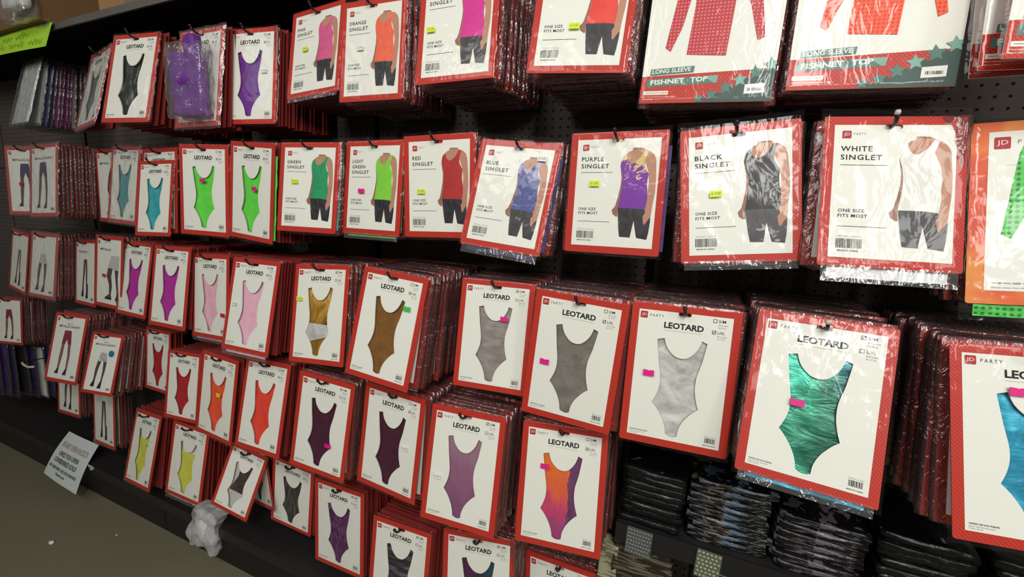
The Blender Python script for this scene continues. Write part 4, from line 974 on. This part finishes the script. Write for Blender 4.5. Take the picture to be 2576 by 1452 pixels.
# bundled purple garment in its bag, in front of a card
root = empty('bagged_garment', Matrix.Translation((-1.625, -.372, Z0+.505)) @ Matrix.Rotation(.05, 4, 'Y'), 'rumpled purple garment bundled in a clear bag, top row', 'garment pack')
g = G(); V, F = blob(15, 11, 11, (.076, .016, .098), 12, .010, 22, .2)
g.quads([(x*(1-.12*z/.12)-.012*(z/.12), y, z-.128) for x, y, z in V], F, FB['purple']); g.build('folded_garment', root, True)
g = G(); V, F = blob(6, 5, 5, (.026, .014, .035), 14, .008, 25, .4); g.quads([(x+.03, y-.003, z-.012) for x, y, z in V], F, FB['purple']); g.build('folded_strap', root, True)
g = G(); V, F = blob(15, 11, 11, (.092, .021, .122), 15, .009, 26, .15); g.quads([(x, y, z-.118) for x, y, z in V], F, M['film_thick']); g.build('plastic_bag', root, True)
# fishnet packs turned sideways at the top right
for n, (x, y, z, yaw, roll) in enumerate(((.486, -.262, .657, .10, .035), (.496, -.292, .656, .12, .0), (.522, -.332, .655, .12, -.04))):
    root = empty('fishnet_top_pack', pose_matrix(x, y, z, yaw, .1, roll), ['pink-edged fishnet top pack at the top right corner, rearmost', 'fishnet top pack at the top right corner, middle of three', 'fishnet top pack at the top right corner, frontmost'][n], 'fishnet pack')
    kids_fish(root, 'netpink'); add_bag(root, 'F', n % 2+1, 'film', .45)
    if n == 2: hook(x, y-.005, z+Z0-.02, 'the sideways fishnet packs at the top right corner')
# dark purple garments hanging low at the left edge
for n, (x, y, z) in enumerate([(-3.86+.05*q, -.30+.021*q, -.865-.006*(q % 3)) for q in range(11)]):
    v = n % 3
    o = bpy.data.objects.new('legging_pack', cached('fold_L_1', lambda: folded('L', 2))); COL.objects.link(o); setmat(o, FB[('navy', 'violet', 'navy', 'dark')[n % 4] if n != 5 else 'silverbag'])
    o.matrix_world = pose_matrix(x, y, z, R.uniform(-.04, .06), .02, R.uniform(-.05, .05)); tag(o, 'dark purple bagged garment hanging low at the left edge', 'garment pack', 'dark purple bagged garments at the left edge')
    inst('plastic_bag', cached('rim_L_%d' % v, lambda: bag_rim('L', v+1)), o)
root = empty('peg_hook', Matrix.Translation((-3.36, -.30, Z0-.945)), 'white plastic hook end among the dark purple garments', 'hook')
g = G(); g.tube([(-.075, 0, .012), (-.06, 0, .002), (0, -.003, 0), (.06, 0, .012)], .006, M['tip'], 8); g.build('hook_end', root, True)
g = G(); g.tube([(-.075, .0, .012), (-.076, .15, .012), (-.076, .298, .012)], .003, M['hook'], 6); g.build('wire_arm', root)
# ------------------------------------------------------------------ lower right shelf with black packs
SZ = Z0-.80
root = empty('stock_shelf', Matrix.Translation((.36, 0, SZ)), 'black stock shelf with a ticket rail under the silver and teal leotards', 'shelf')
g = G(); g.box(-.505, .505, -.262, -.001, -.012, 0, M['deck']); g.build('shelf_board', root)
g = G(); g.box(-.505, .505, -.27, -.262, -.052, .002, M['black']); g.build('ticket_rail', root)
def camo(name, dark, cols, sx=3.2, th=.56):
    t = NT(name); co = t.co(scale=(sx, sx, 14)); n = t.noise(co, 9, 3, .55, .4); n2 = t.noise(t.co(), 7, 1)
    c = t.ramp(n2, [(.3+.4*i/max(1, len(cols)-1), lin(q)) for i, q in enumerate(cols)]) if len(cols) > 1 else lin(cols[0])
    m = t.ramp(n, [(th, 0.0), (th+.03, 1.0)])  # flecks painted in: wrinkle glints on the black wrap, pattern on the others
    return t.bsdf(t.mix(m, lin(dark), c), .3, spec=.5, normal=t.bump(t.noise(t.co(), 60, 4), .6, .003))
CM = [camo('black_crinkled_wrap_painted_glints', (12, 11, 12), [(90, 86, 86)], 3, .68), camo('camouflage_wrap', (16, 14, 15), [(92, 92, 96), (118, 102, 70), (64, 92, 116), (120, 116, 110)], 3.0, .53), camo('mauve_dash_wrap', (14, 12, 14), [(104, 98, 104), (84, 78, 86)], 3.4, .54), camo('black_white_stripe_wrap', (12, 12, 13), [(130, 130, 134)], 1.6, .64), camo('dark_red_wrap', (60, 18, 20), [(96, 40, 40)], 3, .6)]
names = ['plain black', 'camouflage dashed', 'mauve dashed', 'white streaked']
for p, (x0, w, layers) in enumerate(((-.062, .165, 8), (.118, .185, 9), (.305, .18, 7), (.49, .17, 8), (.675, .17, 8))):
    for l in range(layers):
        g = G(); h = .0085; V, F = blob(9, 5, 3, (w/2-.004, .115, h), p*10+l, .0055, 30, .08)
        g.quads(V, F, FB['dark']); o = g.build('wrapped_pack', None, True); o.location = (x0+R.uniform(-.006, .006), -.135+R.uniform(-.008, .008), SZ+.0125+l*.0190); o.rotation_euler = (0, 0, R.uniform(-.06, .06))
        setmat(o, CM[min(p, 3)]); pos = ['lowest', 'second from below', 'third from below', 'fourth from below', 'fifth from below', 'sixth from below', 'seventh from below', 'eighth from below', 'topmost'][l] if l < layers-1 else 'topmost'
        tag(o, '%s wrapped pack, %s in %s pile on the stock shelf' % (names[min(p, 3)], pos, ['the left', 'the second', 'the third', 'the fourth', 'the fifth'][p]), 'wrapped pack', 'wrapped packs on the stock shelf')
# ticket holders with bumpy gems
def gem_packet(x, z, w, h, lab, back, bead, rows, cols, rot):
    root = empty('gem_packet', Matrix.Translation((x, -.2725, z)) @ Matrix.Rotation(rot, 4, 'Y'), lab, 'packet')
    g = G(); g.box(-w/2, w/2, -.0035, -.0005, -h, 0, back); g.build('packet_back', root)
    g = G()
    for r in range(rows):
        for c in range(cols):
            cx = -w/2+w*(c+.5+(.5 if r % 2 and rows > 6 else 0)*.6)/cols; cz = -h*(r+.6)/(rows+.2); a = min(w/cols, h/rows)*.36
            if cx > w/2-.002: continue
            V = [(cx+a*math.cos(q*1.0472), -.0035, cz+a*.8*math.sin(q*1.0472)) for q in range(6)]+[(cx+a*.5*math.cos(q*1.0472), -.0035-a*.6, cz+a*.4*math.sin(q*1.0472)) for q in range(6)]
            g.quads(V, [(q, (q+1) % 6, 6+(q+1) % 6, 6+q) for q in range(6)]+[(6, 7, 8, 9, 10, 11)], bead)
    o = g.build('gems', root); o['kind'] = 'stuff'
    g = G(); V, F = wrinkle_sheet(-w/2-.002, w/2+.002, .003, -h-.003, 8, 8, -.0085, .001, 60, 2); g.quads(V, [f[::-1] for f in F], M['film']); g.build('clear_front', root, True)
M['gemgrey'] = plain('clear_grey_gem', (150, 152, 148), .15, spec=.8); M['gemback'] = plain('grey_packet_back', (84, 86, 84), .35)
M['gemgold'] = plain('champagne_gem', (190, 184, 130), .15, spec=.8); M['gemback2'] = plain('green_packet_back', (92, 104, 92), .35)
gem_packet(-.082, SZ+.003, .064, .076, 'clear packet of grey gems hanging on the ticket rail', M['gemback'], M['gemgrey'], 7, 9, .04)
gem_packet(.084, SZ+.001, .056, .075, 'clear packet of champagne gems hanging on the ticket rail', M['gemback2'], M['gemgold'], 7, 6, .04)
# packs lying on the deck under the stock shelf
cam2 = camo('olive_camouflage_wrap', (40, 36, 32), [(84, 76, 66), (110, 104, 84), (60, 56, 50)], 1.4, .5)
pale = camo('pale_olive_wrap', (96, 92, 70), [(150, 146, 112), (180, 176, 150)], 2.0, .45)
for n, (x, z, w, h, m, lab) in enumerate(((-.075, -.985, .16, .11, cam2, 'olive camouflage pack hanging below the ticket rail'), (-.165, -1.03, .05, .12, pale, 'pale olive pack squeezed beside the last leotard stack'), (.11, -1.0, .13, .11, CM[0], 'plain black pack hanging below the champagne gems'), (.26, -.985, .13, .10, CM[3], 'black streaked pack hanging below the ticket rail'), (.42, -.97, .16, .1, CM[4], 'dark red pack hanging below the ticket rail'))):
    g = G(); V, F = blob(9, 5, 5, (w/2, .022, h), n+60, .008, 22, .12); g.quads(V, F, m); o = g.build('wrapped_pack', None, True); o.location = (x, -.2, Z0+z); tag(o, lab, 'wrapped pack')
